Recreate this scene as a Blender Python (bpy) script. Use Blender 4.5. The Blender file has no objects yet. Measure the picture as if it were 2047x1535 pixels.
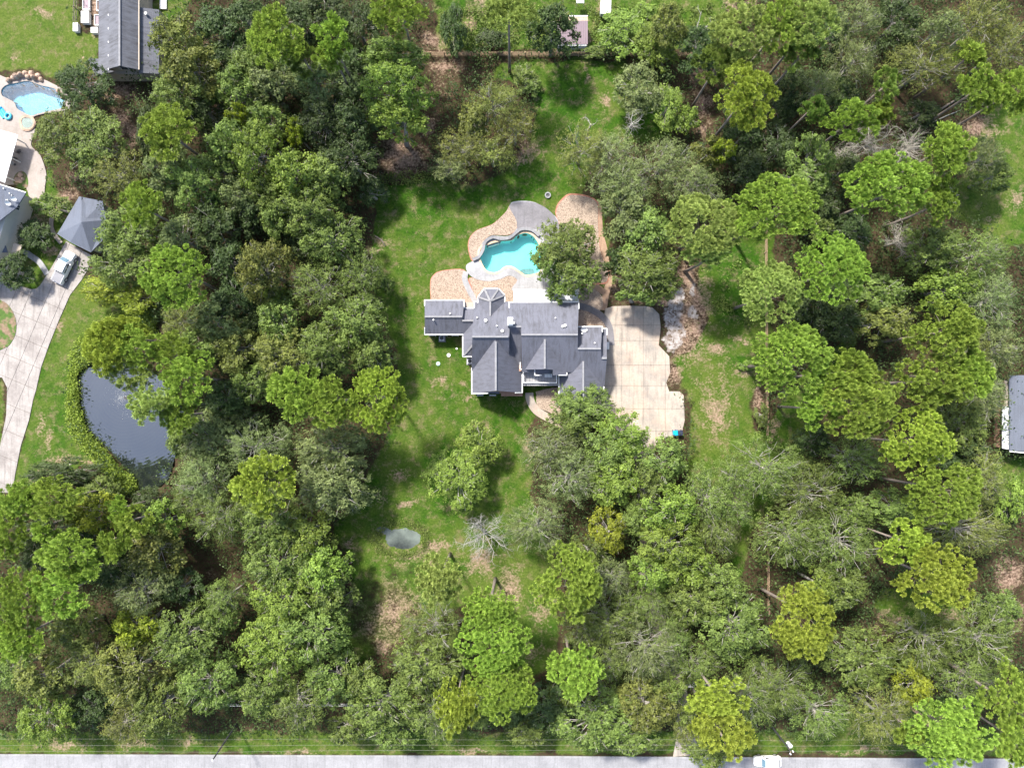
import bpy, math, random
import numpy as np
from mathutils import Vector, Matrix
from mathutils.geometry import tessellate_polygon

# ------------------------------------------------------------------ camera, sky, sun, exposure
H = 120.0                     # flying height of the drone, metres
LENS = 24.0
F = 2047 * LENS / 36.0        # focal length in photo pixels
NX, NY = 1023.5, 800.0        # point straight below the drone, in photo pixels
SC = bpy.context.scene
C = SC.collection
cam = bpy.data.cameras.new('camera'); cam.lens = LENS; cam.sensor_width = 36
cam.clip_start = 1; cam.clip_end = 6000
cam.shift_y = (NY - 767.5) / 2047
co = bpy.data.objects.new('camera', cam); co.location = (0, 0, H); C.objects.link(co)
SC.camera = co
SUN_EL = math.radians(52)
SUN_DIR = Vector((-math.cos(SUN_EL) * .55, math.cos(SUN_EL) * .835, math.sin(SUN_EL)))   # towards the sun: upper left
world = bpy.data.worlds.new("World"); SC.world = world; world.use_nodes = True
wn = world.node_tree.nodes; bg = wn['Background']
sky = wn.new('ShaderNodeTexSky'); sky.sky_type = 'NISHITA'; sky.sun_disc = False
sky.sun_elevation = SUN_EL; sky.sun_rotation = math.atan2(SUN_DIR.x, SUN_DIR.y)
sky.dust_density = 2.5; sky.air_density = 1.0
world.node_tree.links.new(sky.outputs[0], bg.inputs[0]); bg.inputs[1].default_value = 0.15
sl = bpy.data.lights.new('sun', 'SUN'); sl.energy = 4.2; sl.angle = math.radians(5); sl.color = (1, .95, .87)
so = bpy.data.objects.new('sun', sl); C.objects.link(so); so.rotation_euler = SUN_DIR.to_track_quat('Z', 'Y').to_euler()
SC.view_settings.view_transform = 'Standard'; SC.view_settings.look = 'None'
SC.view_settings.exposure = 1.13; SC.view_settings.gamma = 1
SC.render.engine = 'CYCLES'; SC.cycles.max_bounces = 6; SC.cycles.transparent_max_bounces = 8

rng = np.random.default_rng(7)
random.seed(7)

def W(px, py, h=0.0):
    k = (H - h) / F
    return Vector(((px - NX) * k, (NY - py) * k, h))

# ------------------------------------------------------------------ materials
def nodes(name):
    m = bpy.data.materials.new(name); m.use_nodes = True
    nt = m.node_tree
    return m, nt, nt.nodes, nt.links, nt.nodes['Principled BSDF']
def setc(sock, c): sock.default_value = (c[0], c[1], c[2], 1)
def noise(nt, scale, detail=4, rough=.6, vec=None):
    n = nt.nodes.new('ShaderNodeTexNoise'); n.inputs['Scale'].default_value = scale
    n.inputs['Detail'].default_value = detail; n.inputs['Roughness'].default_value = rough
    if vec is None:
        g = nt.nodes.new('ShaderNodeNewGeometry'); vec = g.outputs['Position']
    nt.links.new(vec, n.inputs['Vector']); return n.outputs[0]
def ramp(nt, fac, stops):
    r = nt.nodes.new('ShaderNodeValToRGB'); e = r.color_ramp.elements
    while len(e) < len(stops): e.new(0.5)
    for el, (p, c) in zip(e, stops):
        el.position = p; el.color = (c[0], c[1], c[2], 1) if not isinstance(c, (int, float)) else (c, c, c, 1)
    nt.links.new(fac, r.inputs[0]); return r.outputs[0]
def mixc(nt, fac, a, b, mode='MIX'):
    m = nt.nodes.new('ShaderNodeMix'); m.data_type = 'RGBA'; m.blend_type = mode
    for s, v in ((m.inputs[0], fac), (m.inputs[6], a), (m.inputs[7], b)):
        if isinstance(v, bpy.types.NodeSocket): nt.links.new(v, s)
        elif isinstance(v, (int, float)): s.default_value = v
        else: s.default_value = (v[0], v[1], v[2], 1)
    return m.outputs[2]
def math_(nt, op, a, b=0.0, clamp=False):
    m = nt.nodes.new('ShaderNodeMath'); m.operation = op; m.use_clamp = clamp
    for s, v in ((m.inputs[0], a), (m.inputs[1], b)):
        if isinstance(v, bpy.types.NodeSocket): nt.links.new(v, s)
        else: s.default_value = v
    return m.outputs[0]
def mapping(nt, scale, rot=0):
    g = nt.nodes.new('ShaderNodeNewGeometry'); mp = nt.nodes.new('ShaderNodeMapping')
    mp.inputs['Scale'].default_value = scale; mp.inputs['Rotation'].default_value = (0, 0, rot)
    nt.links.new(g.outputs['Position'], mp.inputs[0]); return mp.outputs[0]
def bump(nt, bsdf, h, dist=.03, strength=.6):
    b = nt.nodes.new('ShaderNodeBump'); b.inputs['Distance'].default_value = dist; b.inputs['Strength'].default_value = strength
    nt.links.new(h, b.inputs['Height']); nt.links.new(b.outputs[0], bsdf.inputs['Normal'])
def mat(name, c, rough=.7, var=.15, scale=1.5, metal=0, spec=.5):
    m, nt, N, L, P = nodes(name)
    f = noise(nt, scale, 5)
    col = ramp(nt, f, [(.3, [x * (1 - var) for x in c]), (.7, [min(1, x * (1 + var)) for x in c])])
    L.new(col, P.inputs['Base Color']); P.inputs['Roughness'].default_value = rough
    P.inputs['Metallic'].default_value = metal; P.inputs['Specular IOR Level'].default_value = spec
    return m
M = {}
M['white'] = mat('white_paint', (.68, .68, .66), .5, .05)
M['white_metal'] = mat('white_metal', (.60, .61, .63), .45, .05, .4)
M['black'] = mat('black_rubber', (.02, .02, .022), .8, .2)
M['dark'] = mat('dark_metal', (.05, .05, .055), .5, .2)
M['wood'] = mat('weathered_wood', (.36, .25, .16), .9, .3, 3)
M['bark'] = mat('grey_bark', (.20, .165, .14), .95, .35, 3)
M['palebark'] = mat('pale_bark', (.33, .31, .275), .9, .25, 3)
M['deadwood'] = mat('bleached_wood', (.34, .325, .30), .9, .2, 3)
M['stone'] = mat('warm_stone', (.38, .27, .20), .9, .35, 1.2)
M['cream'] = mat('cream_siding', (.55, .52, .47), .8, .06, 1)
M['tan'] = mat('tan_siding', (.40, .34, .27), .8, .1, 1)
M['glassdark'] = mat('window_glass', (.03, .04, .05), .08, .1)
M['windshield'] = mat('blue_windshield', (.10, .17, .22), .05, .1)
M['carpaint'] = mat('white_car_paint', (.82, .82, .82), .18, .01)
M['bedcover'] = mat('grey_bed_cover', (.20, .20, .22), .7, .1)
M['blueplastic'] = mat('blue_plastic', (.0, .32, .62), .4, .1)
M['navyplastic'] = mat('navy_plastic', (.02, .025, .05), .4, .1)
M['cyanplastic'] = mat('cyan_float', (.08, .55, .8), .35, .35, 2.2)
M['purplecloth'] = mat('mulch_cover', (.20, .14, .17), .6, .2)
M['wire'] = mat('pale_wire', (.25, .25, .22), .6, .1)
M['soil'] = mat('bed_soil', (.16, .09, .06), .95, .35, 2)
M['red_edge'] = mat('terracotta_edging', (.34, .15, .10), .9, .3, 2)
M['purple_roof'] = mat('mauve_metal_roof', (.20, .145, .165), .5, .08, .5)
M['pipe'] = mat('galvanised_steel', (.5, .5, .52), .4, .1, metal=.5)

def brick_mat(name, a, b, mortar, sc):
    m, nt, N, L, P = nodes(name)
    t = nt.nodes.new('ShaderNodeTexBrick'); tc = nt.nodes.new('ShaderNodeNewGeometry')
    mp = nt.nodes.new('ShaderNodeMapping'); mp.inputs['Rotation'].default_value = (math.pi / 2, 0, 0)
    L.new(tc.outputs['Position'], mp.inputs[0]); L.new(mp.outputs[0], t.inputs['Vector'])
    t.inputs['Scale'].default_value = sc
    setc(t.inputs['Color1'], a); setc(t.inputs['Color2'], b); setc(t.inputs['Mortar'], mortar)
    n = noise(nt, 2, 4); c = mixc(nt, math_(nt, 'MULTIPLY', n, .5), t.outputs[0], (.16, .10, .07))
    L.new(c, P.inputs['Base Color']); P.inputs['Roughness'].default_value = .9
    return m
M['brick'] = brick_mat('brick_wall', (.38, .2, .13), (.46, .27, .18), (.4, .35, .3), 4)

def concrete(name, c, stain, amt=.5, rust=0.0, rot=0.0):
    m, nt, N, L, P = nodes(name)
    n1 = noise(nt, .35, 6, .65); n2 = noise(nt, 4, 6, .7)
    base = mixc(nt, ramp(nt, n1, [(.38, 0), (.68, 1)]), c, stain)
    streak = noise(nt, 1.0, 5, .6, mapping(nt, (2.6, .22, 1), rot))
    base = mixc(nt, math_(nt, 'MULTIPLY', ramp(nt, streak, [(.5, 0), (.72, 1)]), amt), base, [x * .62 for x in stain])
    if rust:
        r = noise(nt, .16, 5, .6)
        base = mixc(nt, math_(nt, 'MULTIPLY', ramp(nt, r, [(.48, 0), (.66, 1)]), rust), base, (.42, .29, .21))
    base = mixc(nt, .35, base, ramp(nt, n2, [(.3, .25), (.7, .8)]), 'SOFT_LIGHT')
    L.new(base, P.inputs['Base Color']); P.inputs['Roughness'].default_value = .85
    bump(nt, P, n2, .01, .4)
    return m
M['drive'] = concrete('driveway_concrete', (.37, .32, .265), (.235, .21, .185), .65, .5)
M['drivebed'] = concrete('joint_filler', (.15, .125, .10), (.10, .085, .07), .3)
M['drive2'] = concrete('neighbour_concrete', (.31, .285, .265), (.20, .178, .165), .6, .0, -.5)
M['deckdark'] = concrete('grey_stamped_concrete', (.18, .172, .185), (.12, .115, .12), .4)
M['decklight'] = concrete('pale_stamped_concrete', (.31, .31, .315), (.21, .21, .215), .4)
M['coping'] = concrete('stone_coping', (.52, .42, .30), (.40, .30, .2), .5)
M['copegrey'] = concrete('grey_coping', (.24, .24, .25), (.15, .15, .16), .5)
M['asphalt'] = concrete('worn_road', (.26, .26, .272), (.20, .20, .21), .5)
M['path_brown'] = concrete('brown_washed_path', (.33, .22, .15), (.26, .17, .11), .5)
M['patio'] = concrete('pink_patio_concrete', (.30, .26, .235), (.23, .20, .175), .3)

def turf():
    m, nt, N, L, P = nodes('garden_turf'); n2 = noise(nt, 2.2, 6, .75); n1 = noise(nt, .7, 5)
    c = mixc(nt, ramp(nt, n1, [(.45, 0), (.58, 1)]), ramp(nt, n2, [(.3, (.03, .07, .01)), (.7, (.08, .14, .02))]), ramp(nt, n2, [(.3, (.12, .08, .05)), (.7, (.26, .18, .12))]))
    L.new(c, P.inputs['Base Color']); P.inputs['Roughness'].default_value = .95; return m
M['turf'] = turf()
def gravel(name, a, b, cdk, sc=5.5):
    m, nt, N, L, P = nodes(name)
    v = nt.nodes.new('ShaderNodeTexVoronoi'); v.inputs['Scale'].default_value = sc
    g = nt.nodes.new('ShaderNodeNewGeometry'); L.new(g.outputs['Position'], v.inputs['Vector'])
    sep = nt.nodes.new('ShaderNodeSeparateColor'); L.new(v.outputs['Color'], sep.inputs[0])
    c = ramp(nt, sep.outputs[0], [(0, cdk), (.25, a), (.6, b), (1, [min(.85, x * 1.35) for x in b])])
    n = noise(nt, .5, 5); c = mixc(nt, math_(nt, 'MULTIPLY', n, .5), c, a)
    L.new(c, P.inputs['Base Color']); P.inputs['Roughness'].default_value = .9
    bump(nt, P, v.outputs['Distance'], .08, -.8)
    return m
M['gravel'] = gravel('tan_river_gravel', (.235, .175, .13), (.31, .25, .195), (.13, .095, .07), 8)
M['rubble'] = gravel('white_crushed_rubble', (.48, .45, .44), (.70, .67, .66), (.30, .20, .14), 3.2)

def shingle(name, c, dirt=.6, ax='y', dk=(.05, .05, .055)):
    m, nt, N, L, P = nodes(name)
    s = (3.0, .25, 1) if ax == 'y' else (.25, 3.0, 1)
    streak = noise(nt, .8, 6, .65, mapping(nt, s))
    fine = noise(nt, 9, 4, .7)
    blot = noise(nt, .3, 4, .6)
    base = mixc(nt, math_(nt, 'MULTIPLY', ramp(nt, math_(nt, 'MULTIPLY', streak, math_(nt, 'ADD', blot, .5)), [(.42, 0), (.75, 1)]), dirt), c, dk)
    base = mixc(nt, .5, base, ramp(nt, fine, [(.3, .3), (.7, .7)]), 'SOFT_LIGHT')
    wv = nt.nodes.new('ShaderNodeTexWave'); wv.wave_type = 'BANDS'; wv.bands_direction = 'Z'
    wv.inputs['Scale'].default_value = 2.6; wv.inputs['Distortion'].default_value = .6
    g = nt.nodes.new('ShaderNodeNewGeometry'); L.new(g.outputs['Position'], wv.inputs[0])
    L.new(base, P.inputs['Base Color']); P.inputs['Roughness'].default_value = .92
    bump(nt, P, math_(nt, 'ADD', math_(nt, 'MULTIPLY', wv.outputs[1], .5), fine), .02, .6)
    return m
M['roof'] = shingle('grey_asphalt_shingles', (.118, .122, .150), .75)
M['roof_x'] = shingle('grey_asphalt_shingles_cross', (.118, .122, .150), .55, 'x')
M['roof_nb'] = shingle('slate_grey_shingles', (.115, .12, .14), .9, 'x')
M['roof_blue'] = shingle('blue_grey_shingles', (.105, .12, .155), .35)
M['ridgecap'] = mat('weathered_ridge_cap', (.20, .20, .21), .9, .15, 2)

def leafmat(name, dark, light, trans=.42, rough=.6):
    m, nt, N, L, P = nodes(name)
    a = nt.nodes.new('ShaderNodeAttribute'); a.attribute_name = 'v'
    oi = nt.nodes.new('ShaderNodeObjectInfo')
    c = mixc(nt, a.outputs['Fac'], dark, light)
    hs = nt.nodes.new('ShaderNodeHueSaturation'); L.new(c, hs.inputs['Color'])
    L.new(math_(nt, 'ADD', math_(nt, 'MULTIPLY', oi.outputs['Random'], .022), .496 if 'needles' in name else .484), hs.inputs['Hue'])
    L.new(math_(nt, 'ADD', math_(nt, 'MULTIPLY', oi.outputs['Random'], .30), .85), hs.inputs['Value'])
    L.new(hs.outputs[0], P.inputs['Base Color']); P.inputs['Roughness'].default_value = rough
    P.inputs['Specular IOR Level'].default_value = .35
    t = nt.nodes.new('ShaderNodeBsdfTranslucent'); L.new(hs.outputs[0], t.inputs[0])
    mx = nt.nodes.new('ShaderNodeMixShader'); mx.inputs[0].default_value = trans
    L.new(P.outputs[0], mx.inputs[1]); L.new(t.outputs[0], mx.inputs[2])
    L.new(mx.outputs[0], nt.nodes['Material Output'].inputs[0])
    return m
LEAF = {
 # tone: (word, dark, light)
 'Py': ('yellow-green', (.130, .170, .018), (.54, .64, .095)),
 'Pb': ('bright green', (.100, .155, .020), (.46, .61, .095)),
 'Pp': ('pale green', (.140, .180, .038), (.54, .64, .17)),
 'Pm': ('mid-green', (.065, .110, .018), (.29, .40, .070)),
 'Lm': ('mid-green', (.048, .080, .018), (.26, .36, .080)),
 'Ld': ('dark green', (.022, .042, .013), (.105, .165, .045)),
 'Ll': ('light green', (.065, .115, .018), (.31, .44, .075)),
 'Ly': ('yellow-green', (.090, .125, .012), (.38, .46, .045)),
 'Lg': ('grey-green', (.060, .090, .030), (.29, .37, .125)),
 'Lo': ('olive', (.060, .080, .020), (.30, .35, .080)),
}
for k, (w, a, b) in LEAF.items():
    M[k] = leafmat({'P': 'pine_needles_', 'L': 'leaves_'}[k[0]] + w.replace('-', '_').replace(' ', '_'), a, b)

# ------------------------------------------------------------------ mesh helpers
def mesh_np(name, V, Fc, mats, v=None, smooth=False, midx=None):
    V = np.asarray(V, dtype=np.float32).reshape(-1, 3); Fc = np.asarray(Fc, dtype=np.int32)
    n = Fc.shape[1]
    me = bpy.data.meshes.new(name)
    me.vertices.add(len(V)); me.vertices.foreach_set('co', V.ravel())
    me.loops.add(Fc.size); me.loops.foreach_set('vertex_index', Fc.ravel())
    me.polygons.add(len(Fc)); me.polygons.foreach_set('loop_start', np.arange(0, Fc.size, n, dtype=np.int32))
    if v is not None:
        at = me.attributes.new('v', 'FLOAT', 'POINT'); at.data.foreach_set('value', np.asarray(v, dtype=np.float32))
    for m in (mats if isinstance(mats, list) else [mats]): me.materials.append(m)
    if midx is not None: me.polygons.foreach_set('material_index', np.asarray(midx, dtype=np.int32))
    me.update(calc_edges=True)
    if smooth: me.shade_smooth()
    return me
def mesh_py(name, V, Fs, m, smooth=False):
    me = bpy.data.meshes.new(name); me.from_pydata([tuple(p) for p in V], [], Fs); me.materials.append(m)
    me.update()
    if smooth: me.shade_smooth()
    return me
def link(name, me, parent=None, loc=None, label=None, cat=None, group=None, kind=None):
    o = bpy.data.objects.new(name, me); C.objects.link(o)
    if parent is not None: o.parent = parent
    if loc is not None: o.location = loc
    if label: o['label'] = label
    if cat: o['category'] = cat
    if group: o['group'] = group
    if kind: o['kind'] = kind
    return o
def thing(name, label, cat, loc=(0, 0, 0), rz=0.0, group=None):
    o = link(name, None, None, loc, label, cat, group); o.rotation_euler = (0, 0, rz); return o
class MB:
    def __init__(s): s.v = []; s.f = []
    def box(s, c, size, rz=0.0):
        i = len(s.v); hx, hy, hz = [k / 2 for k in size]; R = Matrix.Rotation(rz, 3, 'Z')
        for x, y, z in ((-1,-1,-1),(1,-1,-1),(1,1,-1),(-1,1,-1),(-1,-1,1),(1,-1,1),(1,1,1),(-1,1,1)):
            s.v.append(Vector(c) + R @ Vector((x*hx, y*hy, z*hz)))
        for q in ((3,2,1,0),(4,5,6,7),(0,1,5,4),(1,2,6,5),(2,3,7,6),(3,0,4,7)): s.f.append([i + k for k in q])
        return s
    def bar(s, a, b, w, h=None):
        a = Vector(a); b = Vector(b); d = b - a; h = h or w
        if d.length < 1e-6: return s
        t = d.normalized(); up = Vector((0, 0, 1)) if abs(t.z) < .95 else Vector((0, 1, 0))
        x = t.cross(up).normalized() * w / 2; y = x.cross(t).normalized() * h / 2; i = len(s.v)
        for p in (a, b):
            for q in (-x - y, x - y, x + y, -x + y): s.v.append(p + q)
        for q in ((3,2,1,0),(4,5,6,7),(0,1,5,4),(1,2,6,5),(2,3,7,6),(3,0,4,7)): s.f.append([i + k for k in q])
        return s
    def tube(s, pts, rad, n=6, cap=True):
        pts = [Vector(p) for p in pts]; i0 = len(s.v)
        rs = rad if isinstance(rad, (list, tuple)) else [rad] * len(pts)
        for k, p in enumerate(pts):
            d = (pts[min(k+1, len(pts)-1)] - pts[max(k-1, 0)]).normalized()
            up = Vector((0, 0, 1)) if abs(d.z) < .9 else Vector((1, 0, 0))
            x = d.cross(up).normalized(); y = x.cross(d).normalized()
            for j in range(n):
                a = 2 * math.pi * j / n; s.v.append(p + (x * math.cos(a) + y * math.sin(a)) * rs[k])
        for k in range(len(pts) - 1):
            for j in range(n):
                a = i0 + k*n + j; b = i0 + k*n + (j+1) % n; s.f.append([a, b, b + n, a + n])
        if cap:
            s.f.append([i0 + j for j in range(n)][::-1]); e = i0 + (len(pts)-1)*n; s.f.append([e + j for j in range(n)])
        return s
    def prism(s, pts, z0, z1):
        """closed outline (list of xy) extruded"""
        n = len(pts); i = len(s.v)
        area = sum(pts[k][0]*pts[(k+1)%n][1] - pts[(k+1)%n][0]*pts[k][1] for k in range(n))
        if area < 0: pts = pts[::-1]
        tri = tessellate_polygon([[Vector((p[0], p[1], 0)) for p in pts]])
        for p in pts: s.v.append(Vector((p[0], p[1], z1)))
        for p in pts: s.v.append(Vector((p[0], p[1], z0)))
        for t in tri:
            a, b, c = [Vector((pts[k][0], pts[k][1], 0)) for k in t]
            t = list(t)
            if (b - a).cross(c - a).z < 0: t = t[::-1]
            s.f.append([i + k for k in t])
        for k in range(n):
            j = (k + 1) % n; s.f.append([i + k, i + n + k, i + n + j, i + j])
        return s
    def build(s, name, m, parent=None, smooth=False, **kw):
        return link(name, mesh_py(name, s.v, s.f, m, smooth), parent, **kw)
def curve(pts, n=8, closed=True):
    out = []; N = len(pts)
    for i in range(N if closed else N - 1):
        g = lambda k: pts[k % N] if closed else pts[max(0, min(N-1, k))]
        p0, p1, p2, p3 = g(i-1), g(i), g(i+1), g(i+2)
        for j in range(n):
            t = j / n
            out.append(tuple(.5*((2*p1[a]) + (-p0[a]+p2[a])*t + (2*p0[a]-5*p1[a]+4*p2[a]-p3[a])*t*t + (-p0[a]+3*p1[a]-3*p2[a]+p3[a])*t**3) for a in range(2)))
    if not closed: out.append(tuple(pts[-1]))
    return out
def wp(pts, h=0.0): return [tuple(W(x, y, h)[:2]) for x, y in pts]
def sheet(name, pts_px, z, m, t=.3, parent=None, **kw):
    return MB().prism(wp(pts_px, z), z - t, z).build(name, m, parent, **kw)
def struct(name, pts_px, z, m, t=.3): return sheet(name, pts_px, z, m, t, kind='structure')
def inpoly(px, py, poly):
    ins = np.zeros(px.shape, bool); n = len(poly); j = n - 1
    for i in range(n):
        xi, yi = poly[i]; xj, yj = poly[j]
        if yi != yj:
            c = ((yi > py) != (yj > py)) & (px < (xj - xi) * (py - yi) / (yj - yi) + xi)
            ins ^= c
        j = i
    return ins
def clip(poly, a, b, c):
    """keep the side a*x+b*y+c>=0"""
    out = []; n = len(poly)
    for i in range(n):
        p, q = poly[i], poly[(i+1) % n]; dp = a*p[0]+b*p[1]+c; dq = a*q[0]+b*q[1]+c
        if dp >= 0: out.append(p)
        if (dp >= 0) != (dq >= 0):
            t = dp / (dp - dq); out.append((p[0]+(q[0]-p[0])*t, p[1]+(q[1]-p[1])*t))
    return out
def parea(p): return .5*sum(p[k][0]*p[(k+1)%len(p)][1] - p[(k+1)%len(p)][0]*p[k][1] for k in range(len(p)))
def inset(poly, d):
    n = len(poly); s = 1 if parea(poly) > 0 else -1; out = []
    for i in range(n):
        a = Vector(poly[i-1]); b = Vector(poly[i]); c = Vector(poly[(i+1) % n])
        e1 = (b - a); e2 = (c - b)
        if e1.length < 1e-6 or e2.length < 1e-6: out.append(tuple(b)); continue
        n1 = Vector((-e1.y, e1.x)).normalized() * s; n2 = Vector((-e2.y, e2.x)).normalized() * s
        m = (n1 + n2)
        if m.length < .3: out.append(tuple(b)); continue
        m = m.normalized(); k = d / max(.4, m.dot(n1)); out.append(tuple(b + m * k))
    return out
def slabs(name, outline_px, xs, ys, z, m, ang=0.0, org=(0, 0), gap=.04, kind='structure', basemat=None):
    """concrete surface cast in slabs: a lower bed with each slab a child"""
    root = link(name, None, None, kind=kind)
    pts = wp(outline_px, z)
    MB().prism(pts, z - .25, z - .05).build('slab_bed', basemat or M['soil'], root)
    ca, sa = math.cos(ang), math.sin(ang); o = W(org[0], org[1], z); ppm = F / (H - z)
    lines = lambda v: [-1e4] + [k / ppm for k in v] + [1e4]
    X, Y = lines(xs), lines(ys)
    for i in range(len(X) - 1):
        cell0 = clip(pts, ca, sa, -(ca*o.x + sa*o.y) - X[i]); 
        if len(cell0) < 3: continue
        cell0 = clip(cell0, -ca, -sa, (ca*o.x + sa*o.y) + X[i+1])
        if len(cell0) < 3: continue
        for j in range(len(Y) - 1):
            c = clip(cell0, sa, -ca, -(sa*o.x - ca*o.y) - Y[j])
            if len(c) < 3: continue
            c = clip(c, -sa, ca, (sa*o.x - ca*o.y) + Y[j+1])
            if len(c) < 3 or abs(parea(c)) < .3: continue
            d = []
            for p in c:
                if not d or (Vector(p) - Vector(d[-1])).length > .02: d.append(p)
            if len(d) < 3: continue
            MB().prism(inset(d, gap / 2), z - .15, z + random.uniform(-.004, .004)).build('slab', m, root)
    return root

# ------------------------------------------------------------------ ground
def lin(a, b, n): return list(np.linspace(a, b, n))
STEP = .42
gx = np.array([-3000, -900, -300, -160] + list(np.arange(-98, 98.01, STEP)) + [160, 300, 900, 3000])
gy = np.array([-3000, -900, -300, -140] + list(np.arange(-70, 78.01, STEP)) + [140, 300, 900, 3000])
GX, GY = np.meshgrid(gx, gy)
PX = NX + GX * F / H; PY = NY - GY * F / H
def vnoise(px, py, s, seed=0):
    r = np.random.default_rng(seed); out = np.zeros(px.shape); amp = 1; tot = 0
    for k in range(4):
        a, b, c, d = r.uniform(0, 6.28, 4); th = r.uniform(0, 3.14)
        u = (px*math.cos(th) + py*math.sin(th))/s; w = (-px*math.sin(th) + py*math.cos(th))/s
        out += amp*np.sin(u*2.1 + a + 1.7*np.sin(w*1.3 + b))*np.sin(w*1.9 + c + 1.5*np.sin(u*1.1 + d)); tot += amp
        amp *= .6; s *= .47
    return out / tot
WXn = PX + 14*vnoise(PX, PY, 40, 1) + 5*vnoise(PX, PY, 12, 11); WYn = PY + 14*vnoise(PX, PY, 40, 2) + 5*vnoise(PX, PY, 12, 12)
grass = np.zeros(PX.shape); sand = np.zeros(PX.shape); lush_shade = np.full(PX.shape, .5)
GRASS = [
 [(728,372),(870,352),(930,372),(1010,345),(1062,300),(1068,240),(1058,118),(1235,118),(1345,190),(1340,270),(1190,300),(1165,390),(1215,400),(1215,600),(1050,860),(1070,900),(1060,990),(1110,1130),(1120,1320),(1040,1380),(1020,1200),(870,1230),(840,1270),(700,1330),(665,1300),(700,1130),(660,1060),(700,1010),(770,880),(800,800),(790,700),(745,600),(740,510),(755,430)],
 [(1395,560),(1420,480),(1550,420),(1545,700),(1500,800),(1520,900),(1480,1180),(1420,1000),(1375,940),(1372,790),(1340,720),(1395,690),(1410,640)],
 [(-40,-60),(152,-60),(150,70),(200,60),(205,150),(120,160),(60,140),(-40,150)],
 [(160,548),(260,600),(330,640),(170,700),(150,760),(155,860),(250,960),(205,930),(100,950),(20,980),(80,690),(120,600)],
 [(1985,190),(2120,190),(2120,500),(1990,480),(1900,430),(1900,380),(1945,330)],
 [(-60,1462),(2120,1462),(2120,1506),(-60,1506)],
 [(1760,1165),(1900,1190),(1960,1240),(1800,1260),(1740,1210)], [(1640,1420),(1900,1400),(1990,1500),(1650,1500)],
 [(1985,915),(2120,915),(2120,1010),(1990,1010)], [(1050,118),(1000,125),(985,160),(1060,170)],
 [(0,380),(95,350),(180,470),(110,560),(60,630),(0,640)], [(92,340),(105,330),(110,400),(85,420)],
 [(870,-20),(1480,-20),(1400,100),(880,100)], [(1760,590),(1560,1000),(1450,1100),(1480,900)],
 [(-60,600),(35,610),(40,700),(-60,720)], [(-60,750),(5,760),(12,800),(0,960),(-60,960)],
 [(350,-20),(400,-20),(330,60),(290,20)],
]
for g in GRASS: grass = np.maximum(grass, inpoly(WXn, WYn, g).astype(float))
for _ in range(4):
    g_ = grass.copy(); g_[1:-1, 1:-1] = (grass[1:-1, 1:-1]*2 + grass[:-2, 1:-1] + grass[2:, 1:-1] + grass[1:-1, :-2] + grass[1:-1, 2:] + grass[:-2, :-2] + grass[2:, 2:])/8; grass = g_
def blob(arr, x, y, rx, ry, v, op='max', soft=.5):
    d = np.sqrt(((WXn - x)/rx)**2 + ((WYn - y)/ry)**2); w = np.clip((1 - d)/soft, 0, 1)*v
    if op == 'max': np.maximum(arr, w, out=arr)
    elif op == 'sub': arr -= w
    else: arr += w
for b in [(1395,150,26,40),(1405,215,26,45),(1408,255,22,25),(1375,560,30,60),(1395,600,40,90),(1370,680,40,60),(1390,660,30,55),(1345,740,12,25),
          (800,290,50,30),(790,345,50,24),(850,260,25,25),(1060,300,30,36),(1048,320,26,20),(745,350,20,14),(895,130,50,30),(865,85,40,30),(940,45,25,40),(960,20,20,30),
          (1170,80,14,50),(1205,205,13,40),(1170,145,8,30),(1200,20,25,30),(1240,40,22,14),(1500,10,25,15),(1290,95,40,10),(970,95,40,10),(1460,10,20,20),
          (765,480,25,20),(745,500,18,18),(700,460,18,30),(960,855,24,18),(880,765,20,12),(925,765,10,10),(935,800,30,7),(1055,900,14,45),(1250,570,50,50),(1330,600,40,24),(1300,600,50,12),
          (800,950,30,22),(815,1010,25,10),(760,1000,14,22),(700,1200,32,60),(735,1250,40,30),(760,1290,30,20),(700,1090,25,15),(870,1090,60,22),(960,1120,50,40),(1020,1180,40,70),(1060,1300,45,60),(1080,1230,30,50),
          (1430,700,30,22),(1490,740,26,14),(1515,790,14,60),(1480,680,24,10),(1545,860,16,50),(1480,1000,30,60),(1460,1060,30,40),(1430,830,40,80),
          (85,30,24,20),(35,120,18,6),(165,110,6,14),(215,40,34,50),(190,20,32,70),(250,185,45,22),(235,250,40,50),(262,270,30,40),(160,350,30,20),(140,390,30,25),(115,410,12,30),
          (115,650,12,30),(80,850,12,30),(100,880,16,30),(120,920,50,20),(180,925,30,14),(80,950,30,14),(215,980,20,16),(140,560,8,8),(300,520,25,25),(290,490,20,14),(315,690,16,28),(330,660,14,14),(345,900,8,8),
          (130,1488,80,14),(270,1490,60,14),(380,1486,30,12),(600,1500,60,8),(950,1500,80,7),(1730,1500,120,6),
          (1800,225,40,40),(1960,260,60,40),(2030,400,30,40),(1980,440,18,14),(1720,500,28,30),(1740,1270,70,30),(1720,1300,40,24),(1790,1240,50,30),(1910,1232,44,22),(2020,1150,50,50),(2030,1230,30,40),
          (1650,880,30,36),(1745,995,26,26),(1560,1180,20,30),(420,1150,40,50),(455,1060,20,30),(485,1200,14,60),(1190,1150,12,50),(1310,1000,8,20),
          (70,440,40,50),(100,500,30,20),(0,600,14,30)]:
    blob(sand, b[0], b[1], b[2]*1.25, b[3]*1.25, .95, soft=1.0)
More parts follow.
